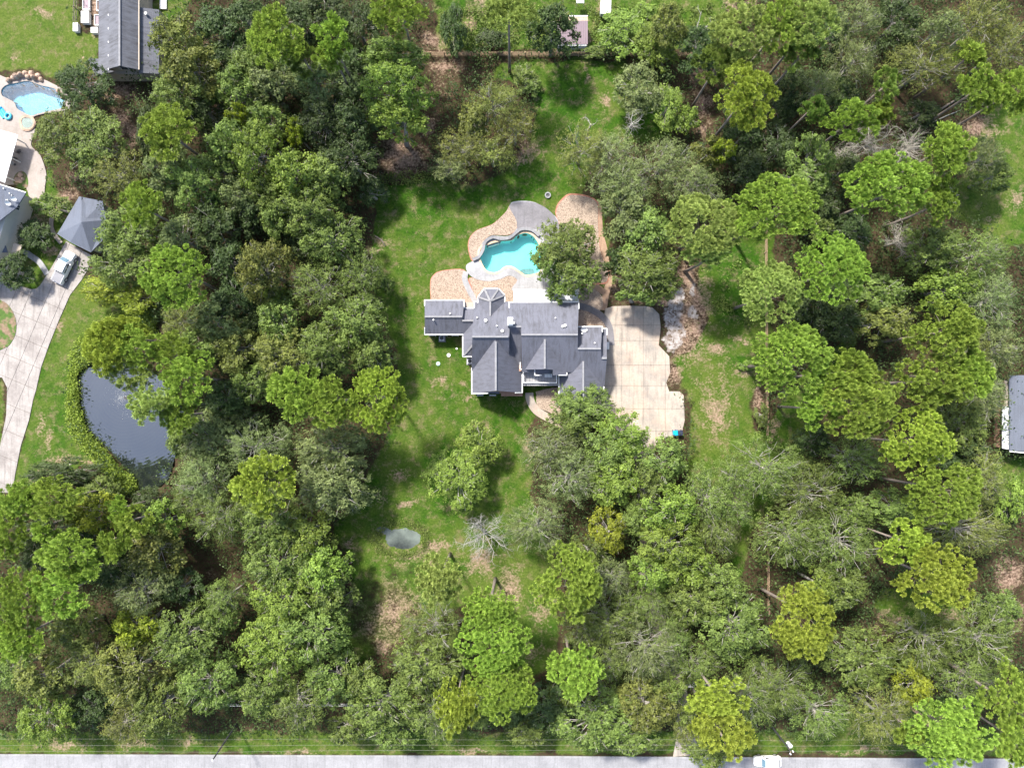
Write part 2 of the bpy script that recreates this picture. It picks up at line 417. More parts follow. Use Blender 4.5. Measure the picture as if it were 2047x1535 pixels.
for b in [(790,1225,120,110,.85),(830,1110,110,40,.7),(700,1110,50,60,.4),(1430,800,80,140,.65),(900,1010,60,60,.3),(800,300,90,60,.5),(870,180,60,90,.5),(1040,290,60,60,.4),(1160,150,70,60,.3),(1480,620,50,120,.3),(1450,730,60,60,.4),(900,790,110,40,.3),(1010,1180,70,70,.6),(1365,640,62,120,.95),(1345,745,30,50,.9),(1395,700,40,40,.7),(800,318,90,62,1.0),(850,250,50,50,.7),(905,140,60,30,.7),(1080,1290,70,80,.7),(900,930,90,70,.25),(840,560,60,120,.2)]:
    blob(sand, *b, soft=1.0)
for b in [(770,1230,120,120,.50),(830,1120,80,40,.30),(1430,800,90,150,.22),(800,318,90,60,.6),(1010,1180,60,60,.4),(1085,1290,70,80,.3)]:
    blob(grass, *b, 'sub')
grass = np.clip(grass, 0, 1)
for b in [(745,1180,26,45,.7),(700,1310,60,30,.5),(650,1250,60,60,.3),(1650,880,60,60,.5),(1745,995,40,40,.5),(420,1150,70,70,.5),(455,1060,30,40,.4),(485,1200,24,80,.4),(1190,1150,20,70,.4),(1800,225,80,60,.35),(800,130,60,60,.3),(1330,150,40,30,.3),(1310,1000,40,80,.3),(700,1200,80,120,.2),(1060,1300,80,100,.25),(1720,500,50,50,.25),(1560,1180,40,80,.2),(1720,1290,120,60,.25)]:
    blob(sand, b[0], b[1], b[2], b[3], b[4], 'sub')
sand = np.clip(sand, 0, 1)
rub = np.zeros(PX.shape)
for b in [(1345,640,26,70,1),(1340,680,24,30,.9),(1352,600,20,32,.9),(1386,585,14,26,.8),(1384,620,16,18,.8),(1366,660,10,30,.6)]:
    blob(rub, *b, soft=.7)
for b in [(820,400,110,45,.5),(1000,370,160,50,.5),(1120,200,80,120,.35),(860,470,60,80,.1),(980,850,90,90,.25),(870,980,60,100,.3),(740,1180,30,40,.4),(900,900,60,60,.2),(1470,560,60,110,.45),(1300,240,60,50,.4),(760,1240,30,80,.3)]:  # deeper green; several patches paint tree shadows into the lawn colour
    blob(lush_shade, *b, 'add')
for b in [(70,60,200,200,.5),(170,640,90,120,.5),(1960,400,90,100,.35),(830,850,60,140,.25),(870,1090,90,50,.5),(1010,1160,90,90,.5),(1420,830,90,150,.45),(800,1480,1300,30,.25),(900,560,50,140,.2),(760,1120,60,60,.3)]:
    blob(lush_shade, *b, 'sub')
lush_shade = np.clip(lush_shade + .25*vnoise(PX, PY, 30, 5), 0, 1)
# depth: ponds and pools are cut into the ground
POND = curve([(160,745),(215,728),(290,735),(350,790),(372,850),(352,905),(330,965),(275,976),(252,938),(212,895),(180,868),(163,838),(155,790)], 6)
PUDDLE = curve([(752,1060),(762,1056),(772,1062),(781,1055),(792,1050),(803,1053),(812,1062),(820,1076),(832,1074),(848,1079),(840,1084),(832,1094),(822,1093),(812,1104),(803,1100),(798,1094),(786,1094),(780,1083),(768,1080),(760,1070)], 6)
POOL = curve([(958,512),(962,495),(978,488),(1000,482),(1022,480),(1033,471),(1050,465),(1066,472),(1078,490),(1084,515),(1080,540),(1070,547),(1052,550),(1040,543),(1024,533),(1010,533),(998,542),(985,545),(970,538)], 6)
NPOOL = curve([(2,180),(12,170),(30,166),(55,162),(80,170),(110,178),(128,195),(125,215),(100,222),(75,228),(62,232),(48,226),(34,218),(28,206),(15,198),(4,192)], 6)
SPA = curve([(43,240),(50,235),(62,238),(66,248),(58,256),(46,254)], 6)
Z = .05*vnoise(PX, PY, 30, 9)
dpud = np.sqrt(((PX - 803)/46)**2 + ((PY - 1077)/27)**2 ) ; dp2 = np.sqrt(((PX - 765 - (PY-1060)*.8)/22)**2 + ((PY - 1060)/9)**2)
Z = Z - .22*np.clip(1.15 - np.minimum(dpud, dp2) + .22*vnoise(PX, PY, 14, 17), 0, 1)
for poly, d in ((POND, -1.2), (POOL, -2.6), (NPOOL, -2.6), (SPA, -1.6)):
    ins = inpoly(PX, PY, poly)
    Z = np.where(ins, d, Z)
nearpond = inpoly(PX, PY, [(NX + (x-258)*1.06 - NX + 258, (y-850)*1.05 + 850) for x, y in POND]) & ~inpoly(PX, PY, POND)
Z = np.where(nearpond, -.25, Z)
ny_, nx_ = PX.shape
idx = np.arange(ny_*nx_).reshape(ny_, nx_)
quads = np.stack([idx[:-1, :-1], idx[:-1, 1:], idx[1:, 1:], idx[1:, :-1]], -1).reshape(-1, 4)
def ground_mat():
    m, nt, N, L, P = nodes('ground_cover')
    def att(n):
        a = nt.nodes.new('ShaderNodeAttribute'); a.attribute_name = n; return a.outputs['Fac']
    n1 = noise(nt, .6, 7, .7); n2 = noise(nt, 2.6, 6, .75); n3 = noise(nt, .13, 4, .6); n4 = noise(nt, 9, 3, .7); n3b = noise(nt, .22, 5, .7)
    litter = ramp(nt, n1, [(.3, (.024, .014, .009)), (.5, (.050, .029, .019)), (.72, (.085, .052, .034))])
    litter = mixc(nt, ramp(nt, n2, [(.47, 0), (.60, .85)]), litter, (.035, .060, .014))
    green = ramp(nt, n2, [(.28, (.010, .034, .002)), (.5, (.024, .074, .003)), (.75, (.055, .125, .008))])
    dry = ramp(nt, n2, [(.28, (.036, .062, .009)), (.5, (.070, .108, .014)), (.75, (.125, .148, .036))])
    gr = mixc(nt, math_(nt, 'ADD', att('lush_shade'), math_(nt, 'MULTIPLY', math_(nt, 'SUBTRACT', n3b, .5), 3.2), True), dry, green)
    bare = ramp(nt, n2, [(.3, (.14, .10, .055)), (.7, (.27, .20, .13))])
    gr = mixc(nt, ramp(nt, math_(nt, 'ADD', math_(nt, 'MULTIPLY', n1, .6), math_(nt, 'MULTIPLY', n4, .4)), [(.51, 0), (.62, .75)]), gr, bare)
    sandc = ramp(nt, n2, [(.25, (.16, .10, .07)), (.5, (.28, .19, .14)), (.8, (.44, .33, .255))])
    sandc = mixc(nt, ramp(nt, n1, [(.56, 0), (.64, .8)]), sandc, (.07, .085, .025))
    gm = math_(nt, 'ADD', att('grass'), math_(nt, 'MULTIPLY', math_(nt, 'SUBTRACT', n1, .5), 1.3))
    gm = ramp(nt, gm, [(.38, 0), (.62, 1)])
    c = mixc(nt, gm, litter, gr)
    s = math_(nt, 'ADD', math_(nt, 'MULTIPLY', att('sand'), .8), math_(nt, 'ADD', math_(nt, 'MULTIPLY', math_(nt, 'SUBTRACT', n2, .5), 1.9), math_(nt, 'MULTIPLY', math_(nt, 'SUBTRACT', n1, .5), 1.6)))
    c = mixc(nt, ramp(nt, s, [(.34, 0), (.80, .92)]), c, sandc)
    vo = nt.nodes.new('ShaderNodeTexVoronoi'); vo.inputs['Scale'].default_value = 3.0; gg = nt.nodes.new('ShaderNodeNewGeometry'); L.new(gg.outputs['Position'], vo.inputs['Vector'])
    sp_ = nt.nodes.new('ShaderNodeSeparateColor'); L.new(vo.outputs['Color'], sp_.inputs[0])
    rc = ramp(nt, sp_.outputs[0], [(0, (.14, .105, .08)), (.35, (.25, .215, .195)), (1, (.39, .36, .345))])
    rs = math_(nt, 'ADD', att('rubble'), math_(nt, 'MULTIPLY', math_(nt, 'SUBTRACT', n1, .5), 1.4))
    c = mixc(nt, ramp(nt, rs, [(.38, 0), (.62, 1)]), c, rc)
    L.new(c, P.inputs['Base Color']); P.inputs['Roughness'].default_value = .95; P.inputs['Specular IOR Level'].default_value = .15
    bump(nt, P, math_(nt, 'ADD', n2, n4), .12, .7)
    return m
gme = mesh_np('ground', np.stack([GX, GY, Z], -1).reshape(-1, 3), quads, ground_mat())
for nm, arr in (('grass', grass), ('sand', sand), ('lush_shade', lush_shade), ('rubble', rub)):
    at = gme.attributes.new(nm, 'FLOAT', 'POINT'); at.data.foreach_set('value', arr.ravel().astype(np.float32))
link('ground', gme, kind='structure')

# ------------------------------------------------------------------ road, drives, paths, gravel
road = link('road', None, kind='structure')
MB().prism(wp([(-900,1506),(1000,1512),(3000,1524),(3000,1640),(-900,1640)], .08), -.2, .08).build('road_surface', M['asphalt'], road)
MB().prism(wp([(-900,1504),(1000,1510),(3000,1522),(3000,1525.5),(1000,1513.3),(-900,1507.5)], .11), -.2, .11).build('kerb', M['decklight'], road)
DRIVE = [(1210,617),(1225,612),(1258,611),(1290,612),(1305,615),(1318,628),(1321,655),(1317,690),(1338,712),(1340,745),(1332,765),(1338,782),(1358,782),(1367,790),(1369,840),(1364,862),(1352,872),(1335,873),(1316,878),(1310,895),(1296,925),(1313,1000),(1316,1200),(1372,1370),(1384,1450),(1400,1508),(1345,1512),(1355,1460),(1338,1380),(1282,1210),(1276,1010),(1270,920),(1240,868),(1200,820),(1195,700)]
slabs('driveway', DRIVE, [39,82,126], [50,81,130,171,217,262,310,360,420,480,540,600,660,720,780], .10, M['drive'], 0.0, (1204, 600), .05, basemat=M['drivebed'])
NDRIVE = [(132,482),(186,512),(175,540),(163,560),(140,590),(118,640),(98,690),(82,735),(72,780),(66,800),(58,840),(42,890),(30,950),(25,985),(-40,985),(-2,900),(12,830),(14,775),(4,755),(-30,750),(-30,560),(0,560),(62,578),(72,577),(80,570),(96,545),(105,530)]
slabs('neighbour_driveway', NDRIVE, [-70,-40,-12,22,50], [-60,-20,20,62,104,146,188,230,272,320,370,420,470], .10, M['drive2'], -.40, (110, 500), .06, basemat=M['drivebed'])
struct('island_bed', curve([(-30,595),(0,600),(18,612),(30,635),(32,660),(25,680),(10,695),(-30,700)], 6), .16, M['turf'], .3)
GRAVELS = [[(945,520),(937,495),(940,475),(955,460),(985,448),(1010,425),(1020,410),(1030,425),(1033,455),(1015,470),(985,470),(970,480),(962,505)],
           [(862,600),(861,565),(868,550),(885,542),(925,540),(935,560),(948,600),(950,620),(900,620),(864,618)],
           [(940,556),(970,560),(1000,556),(1022,545),(1033,560),(1034,600),(1010,612),(950,610),(945,580)],
           [(1112,425),(1130,395),(1150,390),(1180,396),(1195,410),(1196,450),(1200,500),(1215,540),(1214,560),(1200,565),(1150,560),(1130,480)],
           [(1150,580),(1180,576),(1198,585),(1205,600),(1202,618),(1180,628),(1155,625)],
           [(1155,618),(1180,622),(1205,640),(1213,665),(1213,692),(1205,700),(1150,690)],
           [(1072,788),(1075,782),(1120,778),(1122,835),(1100,825),(1075,812)]]
for k, g in enumerate(GRAVELS):
    struct('gravel_bed', curve(g, 5), .12 + .004*k, M['gravel'], .3)
    cx = sum(p[0] for p in g)/len(g); cy = sum(p[1] for p in g)/len(g)
    if k < 4: struct('edging', curve([(cx + (x-cx)*1.035, cy + (y-cy)*1.035) for x, y in g], 5), .09 + .002*k, M['red_edge'], .3)
# pool terrace with the hole of the pool
def ring(name, outer_px, inner_px, z, m, t=.25, **kw):
    from mathutils.geometry import tessellate_polygon as tp
    o = wp(outer_px, z); i = wp(inner_px, z)
    P = [Vector((*p, 0)) for p in o]; Q = [Vector((*p, 0)) for p in i]
    tri = tp([P, Q]); A = P + Q; mb = MB(); n = len(A)
    for p in A: mb.v.append(Vector((p.x, p.y, z)))
    for p in A: mb.v.append(Vector((p.x, p.y, z - t)))
    for tt in tri:
        tt = list(tt); a, b, c = A[tt[0]], A[tt[1]], A[tt[2]]
        if (b - a).cross(c - a).z < 0: tt = tt[::-1]
        mb.f.append(tt)
    for off, cnt in ((0, len(P)), (len(P), len(Q))):
        for k in range(cnt):
            a = off + k; b = off + (k+1) % cnt; mb.f.append([a, a + n, b + n, b])
    return mb.build(name, m, **kw)
def grow(poly, d):
    s = 1 if parea(poly) > 0 else -1
    return inset(poly, -d)
POOL_C = grow(POOL, 3.4); POOL_G = grow(POOL, 9)
ring('pool_terrace', curve([(948,520),(957,508),(965,484),(985,472),(1016,472),(1032,458),(1036,440),(1020,410),(1035,402),(1070,405),(1100,425),(1115,440),(1122,480),(1150,560),(1156,584),(1030,584),(1034,560),(1018,551),(1000,558),(975,562),(950,557),(935,545),(932,530)], 4), POOL_C, .17, M['decklight'], kind='structure')
struct('round_patio', curve([(1018,412),(1035,405),(1060,404),(1085,412),(1105,428),(1117,448),(1120,470),(1110,480),(1090,485),(1080,462),(1050,456),(1035,462),(1032,440)], 6), .185, M['deckdark'], .05)
# curved grey paths
def ribbon(name, mid, w, z, m, t=.3, kind='structure', label=None):
    c = curve(mid, 6, False); L_ = []; R_ = []
    for k, p in enumerate(c):
        a = Vector(c[max(0, k-1)]); b = Vector(c[min(len(c)-1, k+1)]); d = (b - a).normalized(); nrm = Vector((-d.y, d.x))*w/2
        L_.append((p[0]+nrm.x, p[1]+nrm.y)); R_.append((p[0]-nrm.x, p[1]-nrm.y))
    return struct(name, L_ + R_[::-1], z, m, t)
ribbon('garden_path', [(932,543),(929,558),(938,580),(948,600),(951,618)], 11, .20, M['decklight'])
ribbon('garden_path', [(1152,610),(1180,618),(1205,634),(1218,655),(1222,690)], 13, .21, M['deckdark'])
ribbon('garden_path', [(1196,400),(1199,460),(1208,500),(1214,545),(1219,560),(1212,585),(1206,620)], 13, .075, M['path_brown'])
ribbon('garden_path', [(1175,567),(1195,575),(1208,585)], 12, .08, M['path_brown'])
ribbon('front_walk', [(1058,785),(1060,800),(1072,820),(1098,836),(1140,856),(1180,872)], 16, .19, M['drive'])
ribbon('stone_path', [(46,500),(62,512),(76,522),(84,532),(94,548)], 11, .15, M['decklight'])
ribbon('garden_path', [(104,430),(102,450),(108,468),(122,486)], 8, .14, M['patio'])
ribbon('footpath', [(1790,1385),(1815,1405),(1850,1440),(1870,1460)], 8, .07, M['path_brown'])
NDECK = curve([(-30,160),(10,155),(20,162),(60,150),(128,180),(140,205),(136,218),(100,226),(68,232),(70,260),(62,290),(80,310),(92,345),(90,370),(85,395),(60,395),(45,370),(-30,350)], 4)
ring('neighbour_patio', NDECK, grow(NPOOL, 2.2), .15, M['patio'], kind='structure')
sheet('spa_surround', curve([(38,240),(48,230),(64,233),(71,248),(60,261),(43,259)], 5), .35, M['stone'], .3, kind='structure')
struct('island_bed', curve([(34,372),(27,366),(30,350),(42,342),(52,348),(56,362),(54,374),(42,378)], 5), .19, M['turf'], .2)

# ------------------------------------------------------------------ water
def water_mat(name, tint, gloss, rough=.03, bsc=1.2, bst=.3):
    m, nt, N, L, P = nodes(name); nt.nodes.remove(P)
    tr = N.new('ShaderNodeBsdfTransparent'); setc(tr.inputs[0], tint)
    gl = N.new('ShaderNodeBsdfGlossy'); gl.inputs['Roughness'].default_value = rough
    b = N.new('ShaderNodeBump'); b.inputs['Distance'].default_value = .05; b.inputs['Strength'].default_value = bst
    L.new(noise(nt, bsc, 4), b.inputs['Height']); L.new(b.outputs[0], gl.inputs['Normal'])
    mx = N.new('ShaderNodeMixShader'); mx.inputs[0].default_value = gloss
    L.new(tr.outputs[0], mx.inputs[1]); L.new(gl.outputs[0], mx.inputs[2]); L.new(mx.outputs[0], N['Material Output'].inputs[0])
    return m
M['poolwater'] = water_mat('pool_water', (.62, .93, .92), .04, .03, 1.0, .15)
M['npoolwater'] = water_mat('neighbour_pool_water', (.62, .85, .92), .06, .22, 2.5, .5)
M['basin'] = mat('turquoise_plaster', (.34, .74, .71), .7, .08, .6)
M['nbasin'] = mat('blue_plaster', (.20, .42, .52), .7, .25, .8)
def pond_mat():
    m, nt, N, L, P = nodes('pond_water')
    w = nt.nodes.new('ShaderNodeTexWave'); w.wave_type = 'RINGS'; w.rings_direction = 'SPHERICAL'
    mp = nt.nodes.new('ShaderNodeMapping'); g = nt.nodes.new('ShaderNodeNewGeometry')
    c = W(248, 795, 0); mp.inputs['Location'].default_value = (-c.x, -c.y, 0); L.new(g.outputs['Position'], mp.inputs[0])
    L.new(mp.outputs[0], w.inputs[0]); w.inputs['Scale'].default_value = .55; w.inputs['Distortion'].default_value = 2.0; w.inputs['Detail'].default_value = 3; w.inputs['Detail Scale'].default_value = .7
    L.new(ramp(nt, noise(nt, .2, 4), [(.3, (.010, .014, .014)), (.7, (.018, .022, .020))]), P.inputs['Base Color'])
    P.inputs['Roughness'].default_value = .06; P.inputs['IOR'].default_value = 1.5
    bump(nt, P, math_(nt, 'ADD', w.outputs[1], noise(nt, 1.5, 3)), .012, .2)
    gl = N.new('ShaderNodeBsdfGlossy'); gl.inputs['Roughness'].default_value = .03; setc(gl.inputs[0], (.85, .9, 1)); L.new(P.inputs['Normal'].links[0].from_socket, gl.inputs['Normal'])
    mx = N.new('ShaderNodeMixShader'); mx.inputs[0].default_value = .17; L.new(P.outputs[0], mx.inputs[1]); L.new(gl.outputs[0], mx.inputs[2]); L.new(mx.outputs[0], N['Material Output'].inputs[0])
    return m
M['pondwater'] = pond_mat()
pond = struct('pond_water', POND, -.22, M['pondwater'], .03)
M['puddle'] = mat('puddle_water', (.085, .10, .085), .12, .7, .28)
struct('puddle_water', curve([(735,1045),(800,1040),(860,1060),(870,1090),(810,1115),(750,1095)], 5), -.085, M['puddle'], .02)
def pool(name, label, outline, depth, wmat, bmat, cope, cmat, wz, cz):
    t = thing(name, label, 'swimming pool', (0, 0, 0))
    o = wp(outline, 0); s = parea(o); o = o if s > 0 else o[::-1]; n = len(o); mb = MB()
    cx = sum(p[0] for p in o)/n; cy = sum(p[1] for p in o)/n
    for z, k in ((cz - .05, 1.0), (-depth*.8, .985), (-depth, .93)):
        for p in o: mb.v.append(Vector((cx + (p[0]-cx)*k, cy + (p[1]-cy)*k, z)))
    for r in range(2):
        for k in range(n):
            a = r*n + k; b = r*n + (k+1) % n; mb.f.append([b, a, a + n, b + n])
    tri = tessellate_polygon([[Vector((*p, 0)) for p in o]])
    for tt in tri: mb.f.append([2*n + k for k in tt])
    mb.build('basin', bmat, t)
    MB().prism(wp(outline, 0), wz - .01, wz).build('water', wmat, t)
    r_ = ring('coping', grow(outline, cope), inset(outline, .6), cz, cmat, .22); r_.parent = t
    return t
pl = pool('swimming_pool', 'turquoise free-form swimming pool with stone coping behind the main house', POOL, 1.9, M['poolwater'], M['basin'], 3.6, M['coping'], .02, .20)
# raised grey stone wall round the north-west rim, tanning ledge and step
seg = curve([(945,519),(957,513),(965,500),(970,483),(985,474),(1000,477),(1018,475),(1030,466),(1042,458),(1062,459),(1078,471)], 5, False)
L_, R_ = [], []
for k, p in enumerate(seg):
    a = Vector(seg[max(0, k-1)]); b = Vector(seg[min(len(seg)-1, k+1)]); d = (b-a).normalized(); q = Vector((-d.y, d.x))*2.9
    L_.append((p[0]+q.x, p[1]+q.y)); R_.append((p[0]-q.x, p[1]-q.y))
sheet('retaining_wall', L_ + R_[::-1], .62, M['copegrey'], .6, pl)
sheet('tanning_ledge', curve([(973,490),(985,479),(1000,481),(998,488),(985,492),(977,494)], 4), -.18, M['decklight'], .4, pl)
sheet('step', curve([(1040,541),(1052,548),(1068,547),(1066,538),(1050,537)], 4), -.2, M['decklight'], .5, pl)
npool = pool('neighbour_pool', 'deep blue free-form pool with white glare beside boulders at upper left', NPOOL, 1.7, M['npoolwater'], M['nbasin'], 2.4, M['patio'], .0, .19)
spa = thing('spa', 'small round raised spa beside the deep blue pool', 'hot tub')
ring('spa_rim', curve([(39,240),(48,232),(63,235),(69,248),(60,259),(44,257)], 4), SPA, .42, M['stone'], .3).parent = spa
sheet('spa_water', grow(SPA, .8), .37, M['npoolwater'], .01, spa)
# boulders
def boulder(px, py, r, h, label, m=None, group=None):
    mb = MB(); n = 9; rr = r * H / F
    rings = [(0, 1.0), (.45, 1.02), (.8, .8), (1.0, .4)]
    jit = [random.uniform(.8, 1.18) for _ in range(n)]
    for z, k in rings:
        for j in range(n):
            a = 2*math.pi*j/n; q = rr*k*jit[j]; mb.v.append(Vector((math.cos(a)*q*1.15, math.sin(a)*q, z*h*random.uniform(.92, 1.05))))
    for i in range(len(rings)-1):
        for j in range(n): a = i*n + j; b = i*n + (j+1) % n; mb.f.append([a, b, b+n, a+n])
    mb.f.append([3*n + j for j in range(n)])
    t = W(px, py, 0); o = mb.build('boulder', m or M['stone'], None, label=label, cat='boulder', group=group); o.location = (t.x, t.y, .1); o.rotation_euler = (0, 0, random.uniform(0, 6)); return o
names = ['leftmost', 'second from left', 'third from left', 'fourth from left', 'fifth from left', 'sixth from left', 'seventh from left', 'eighth from left', 'ninth from left', 'tenth from left']
for k, (x, y, r) in enumerate([(21,163,4.5),(29,158,5),(37,155,5.5),(46,152,5),(54,150,5),(60,156,5),(66,150,6),(72,158,5),(78,153,5),(84,161,4.5)]):
    boulder(x, y, r, random.uniform(.5, 1.1), f'{names[k]} tan boulder along the upper rim of the deep blue pool')
for k, (x, y, r) in enumerate([(118,184,3.5),(124,190,3.5),(128,197,4)]):
    boulder(x, y, r, .6, f'{["topmost","middle","lowest"][k]} tan boulder on the right rim of the deep blue pool')
for k, (x, y, r, w) in enumerate([(42,351,5,'upper round'), (36,361,5.5,'left'), (42,363,4.5,'middle'), (47,359,3,'small right')]):
    boulder(x, y, r, .4, f'{w} flat stone in the planted island beside the white-roofed patio')
boulder(1131,498,0.1,.01,'x') if False else None

# ------------------------------------------------------------------ main house
def pl_y(p0, h0, p1, h1):
    y0 = W(0, p0, h0).y; y1 = W(0, p1, h1).y; b = (h1-h0)/(y1-y0); return ('y', h0 - b*y0, b)
def pl_x(p0, h0, p1, h1):
    x0 = W(p0, 0, h0).x; x1 = W(p1, 0, h1).x; b = (h1-h0)/(x1-x0); return ('x', h0 - b*x0, b)
def on(p, pln):
    if len(p) == 3: return W(*p)
    ax, a, b = pln; k = (NY - p[1])/F if ax == 'y' else (p[0] - NX)/F
    h = (a + H*b*k)/(1 + b*k); return W(p[0], p[1], h)
def slope(parent, pts, pln, m=None, t=.18, name='roof'):
    P = [on(p, pln) for p in pts]
    n = (P[1]-P[0]).cross(P[2]-P[0])
    if n.z < 0: P = P[::-1]
    mb = MB(); k = len(P); mb.v += P + [p - Vector((0, 0, t)) for p in P]
    mb.f.append(list(range(k)))
    mb.f.append([k + j for j in range(k)][::-1])
    for j in range(k): a = j; b = (j+1) % k; mb.f.append([a, a+k, b+k, b])
    return mb.build(name, m or (M['roof'] if (pln is None or pln[0] == 'y') else M['roof_x']), parent)
def trim(parent, pts, pln, w=.16, name='gutter', m=None):
    mb = MB(); P = [on(p, pln) + Vector((0, 0, .0)) for p in pts]
    for a, b in zip(P[:-1], P[1:]): mb.bar(a, b, w, .2)
    return mb.build(name, m or M['white'], parent)
def ridge(parent, pts, pln, name='ridge_cap'):
    mb = MB(); P = [on(p, pln) + Vector((0, 0, .03)) for p in pts]
    for a, b in zip(P[:-1], P[1:]): mb.bar(a, b, .3, .08)
    return mb.build(name, M['ridgecap'], parent)
def walls(parent, pts, m=None, z1=2.9):
    """outline px at given height"""
    return MB().prism(wp(pts, z1), 0, z1).build('wall', m or M['brick'], parent)
house = thing('main_house', 'large brick house with many grey gabled roofs beside the turquoise pool', 'house')
NA = pl_y(600,3.0,633,5.13); SA = pl_y(633,5.13,669,3.0)
NC = pl_y(603,3.2,673,8.5); SCp = pl_y(673,8.5,742,3.2)
ND = pl_y(604,4.0,669,8.6); SG = pl_y(669,8.6,778,2.8)
hA = on((900,641), SA).z
NB = pl_y(616,3.0,641,hA)
WS = pl_x(925,3.0,946,4.4)
slope(house, [(849,600),(928,600),(925,633),(849,633)], NA)
slope(house, [(849,633),(925,633),(925,641),(950,641),(950,669),(849,669)], SA)
slope(house, [(924,616),(952,616),(952,641),(924,641)], NB)
hh = on((950,684), WS).z
slope(house, [(925,664),(950,640),(950,684),(925,713)], WS)
slope(house, [(925,713,3.0),(950,684,hh),(950,713,3.0)], None)
slope(house, [(948,603),(1022,603),(1018,673),(944,673)], NC)
slope(house, [(944,673),(1018,673),(1018,742),(943,742)], SCp)
SD1 = pl_y(653,on((1030,653), ND).z,742,3.2)
slope(house, [(1016,653),(1042,653),(1042,742),(1016,742)], SD1)
CW = pl_x(943,3.2,991,8.2); CE = pl_x(991,8.2,1044,3.2)
slope(house, [(991,680),(943,690),(943,787),(991,781)], CW)
slope(house, [(991,680),(1044,700),(1044,785),(991,781)], CE)
slope(house, [(1018,604),(1157,604),(1155,669),(1042,669),(1042,653),(1016,653)], ND)
slope(house, [(1042,669),(1155,669),(1155,697),(1202,697),(1202,718),(1213,718),(1208,778),(1150,778),(1150,744),(1043,744)], SG)
NE = pl_y(653,4.2,697,on((1180,697), SG).z)
slope(house, [(1155,653),(1204,653),(1201,697),(1155,697)], NE)
NE2 = pl_y(657,3.5,716,on((1205,716), SG).z)
slope(house, [(1202,657),(1213,657),(1213,717),(1202,717)], NE2)
D2W = pl_x(1043,4.4,1089,8.1); D2E = pl_x(1089,8.1,1135,4.4)
slope(house, [(1089,672),(1043,690),(1043,739),(1089,738)], D2W)
slope(house, [(1089,672),(1135,690),(1132,750),(1105,750),(1105,739),(1089,738)], D2E)
g3 = on((1166,721), SG).z
D3W = pl_x(1117,3.0,1166,g3); D3E = pl_x(1166,g3,1207,3.0)
slope(house, [(1166,715),(1117,735),(1117,802),(1166,802)], D3W)
slope(house, [(1166,715),(1207,740),(1207,802),(1166,802)], D3E)
# eight-sided turret roof
O8 = [(955,612),(955,594),(968,577),(997,577),(1009,590),(1009,610)]
ap = (980,602,5.5); bk = (980,634,5.5)
slope(house, [(955,622,3.3),(955,594,3.3),ap,bk], None, M['roof_x'])
for a, b in zip(O8[1:4], O8[2:5]): slope(house, [(a[0],a[1],3.3),(b[0],b[1],3.3),ap], None)
slope(house, [(1009,590,3.3),(1009,622,3.3),bk,ap], None, M['roof_x'])
for p in O8[1:5]: ridge(house, [(p[0],p[1],3.35),(980,602,5.55)], None)
ridge(house, [ap, (980,632,5.55)], None)
MB().prism(wp(inset(O8 + [(1009,640),(955,640)], 4), 3), 0, 3.1).build('turret_wall', M['brick'], house)
for pts, pln in ([(849,633),(924,633)], SA), ([(944,673),(1016,673)], NC), ([(1042,669),(1155,669)], ND), ([(1018,653),(1042,653)], ND), ([(991,683),(991,781)], CW), ([(1089,678),(1089,737)], D2W), ([(1166,722),(1166,800)], D3W), ([(1155,697),(1201,697)], NE), ([(1203,716),(1213,716)], NE2), ([(924,641),(948,641)], SA), ([(925,713),(950,684)], WS):
    ridge(house, pts, pln)
for pts, pln in [
    ([(849,612),(849,600),(928,600),(928,614)], NA), ([(849,655),(849,669),(926,669)], SA), ([(926,616),(948,616)], NB), ([(948,616),(948,603),(953,603)], NC),
    ([(925,672),(925,713,3.0)], WS), ([(925,713,3.0),(944,713,3.0)], WS),
    ([(955,606,3.3),(955,594,3.3),(968,577,3.3),(997,577,3.3),(1009,590,3.3),(1009,604,3.3)], NA),
    ([(1018,616),(1018,604),(1157,604),(1157,618)], ND), ([(1155,653),(1204,653),(1204,664)], NE), ([(1204,657),(1213,657),(1213,670)], NE2),
    ([(943,735),(943,787),(975,786)], CW), ([(1040,724,4.4),(1040,738,4.4),(1052,739,4.4)], CE), ([(1044,748),(1044,785),(1030,785)], CE),
    ([(1069,738,5.2),(1069,750,5.2),(1083,750,5.2)], NA), ([(1117,750),(1133,750)], D2E), ([(1133,750,4.5),(1133,743,4.5),(1148,743,4.5)], NA),
    ([(1117,752),(1117,802)], D3W), ([(1207,765),(1207,790)], D3E)]:
    trim(house, pts, pln)
slope(house, [(1070,738,5.2),(1101,738,5.2),(1101,746,5.0),(1070,748,5.0)], None, name='dormer_roof')
slope(house, [(972,781,3.4),(998,781,3.4),(998,787,3.1),(972,787,3.1)], None, name='window_canopy')
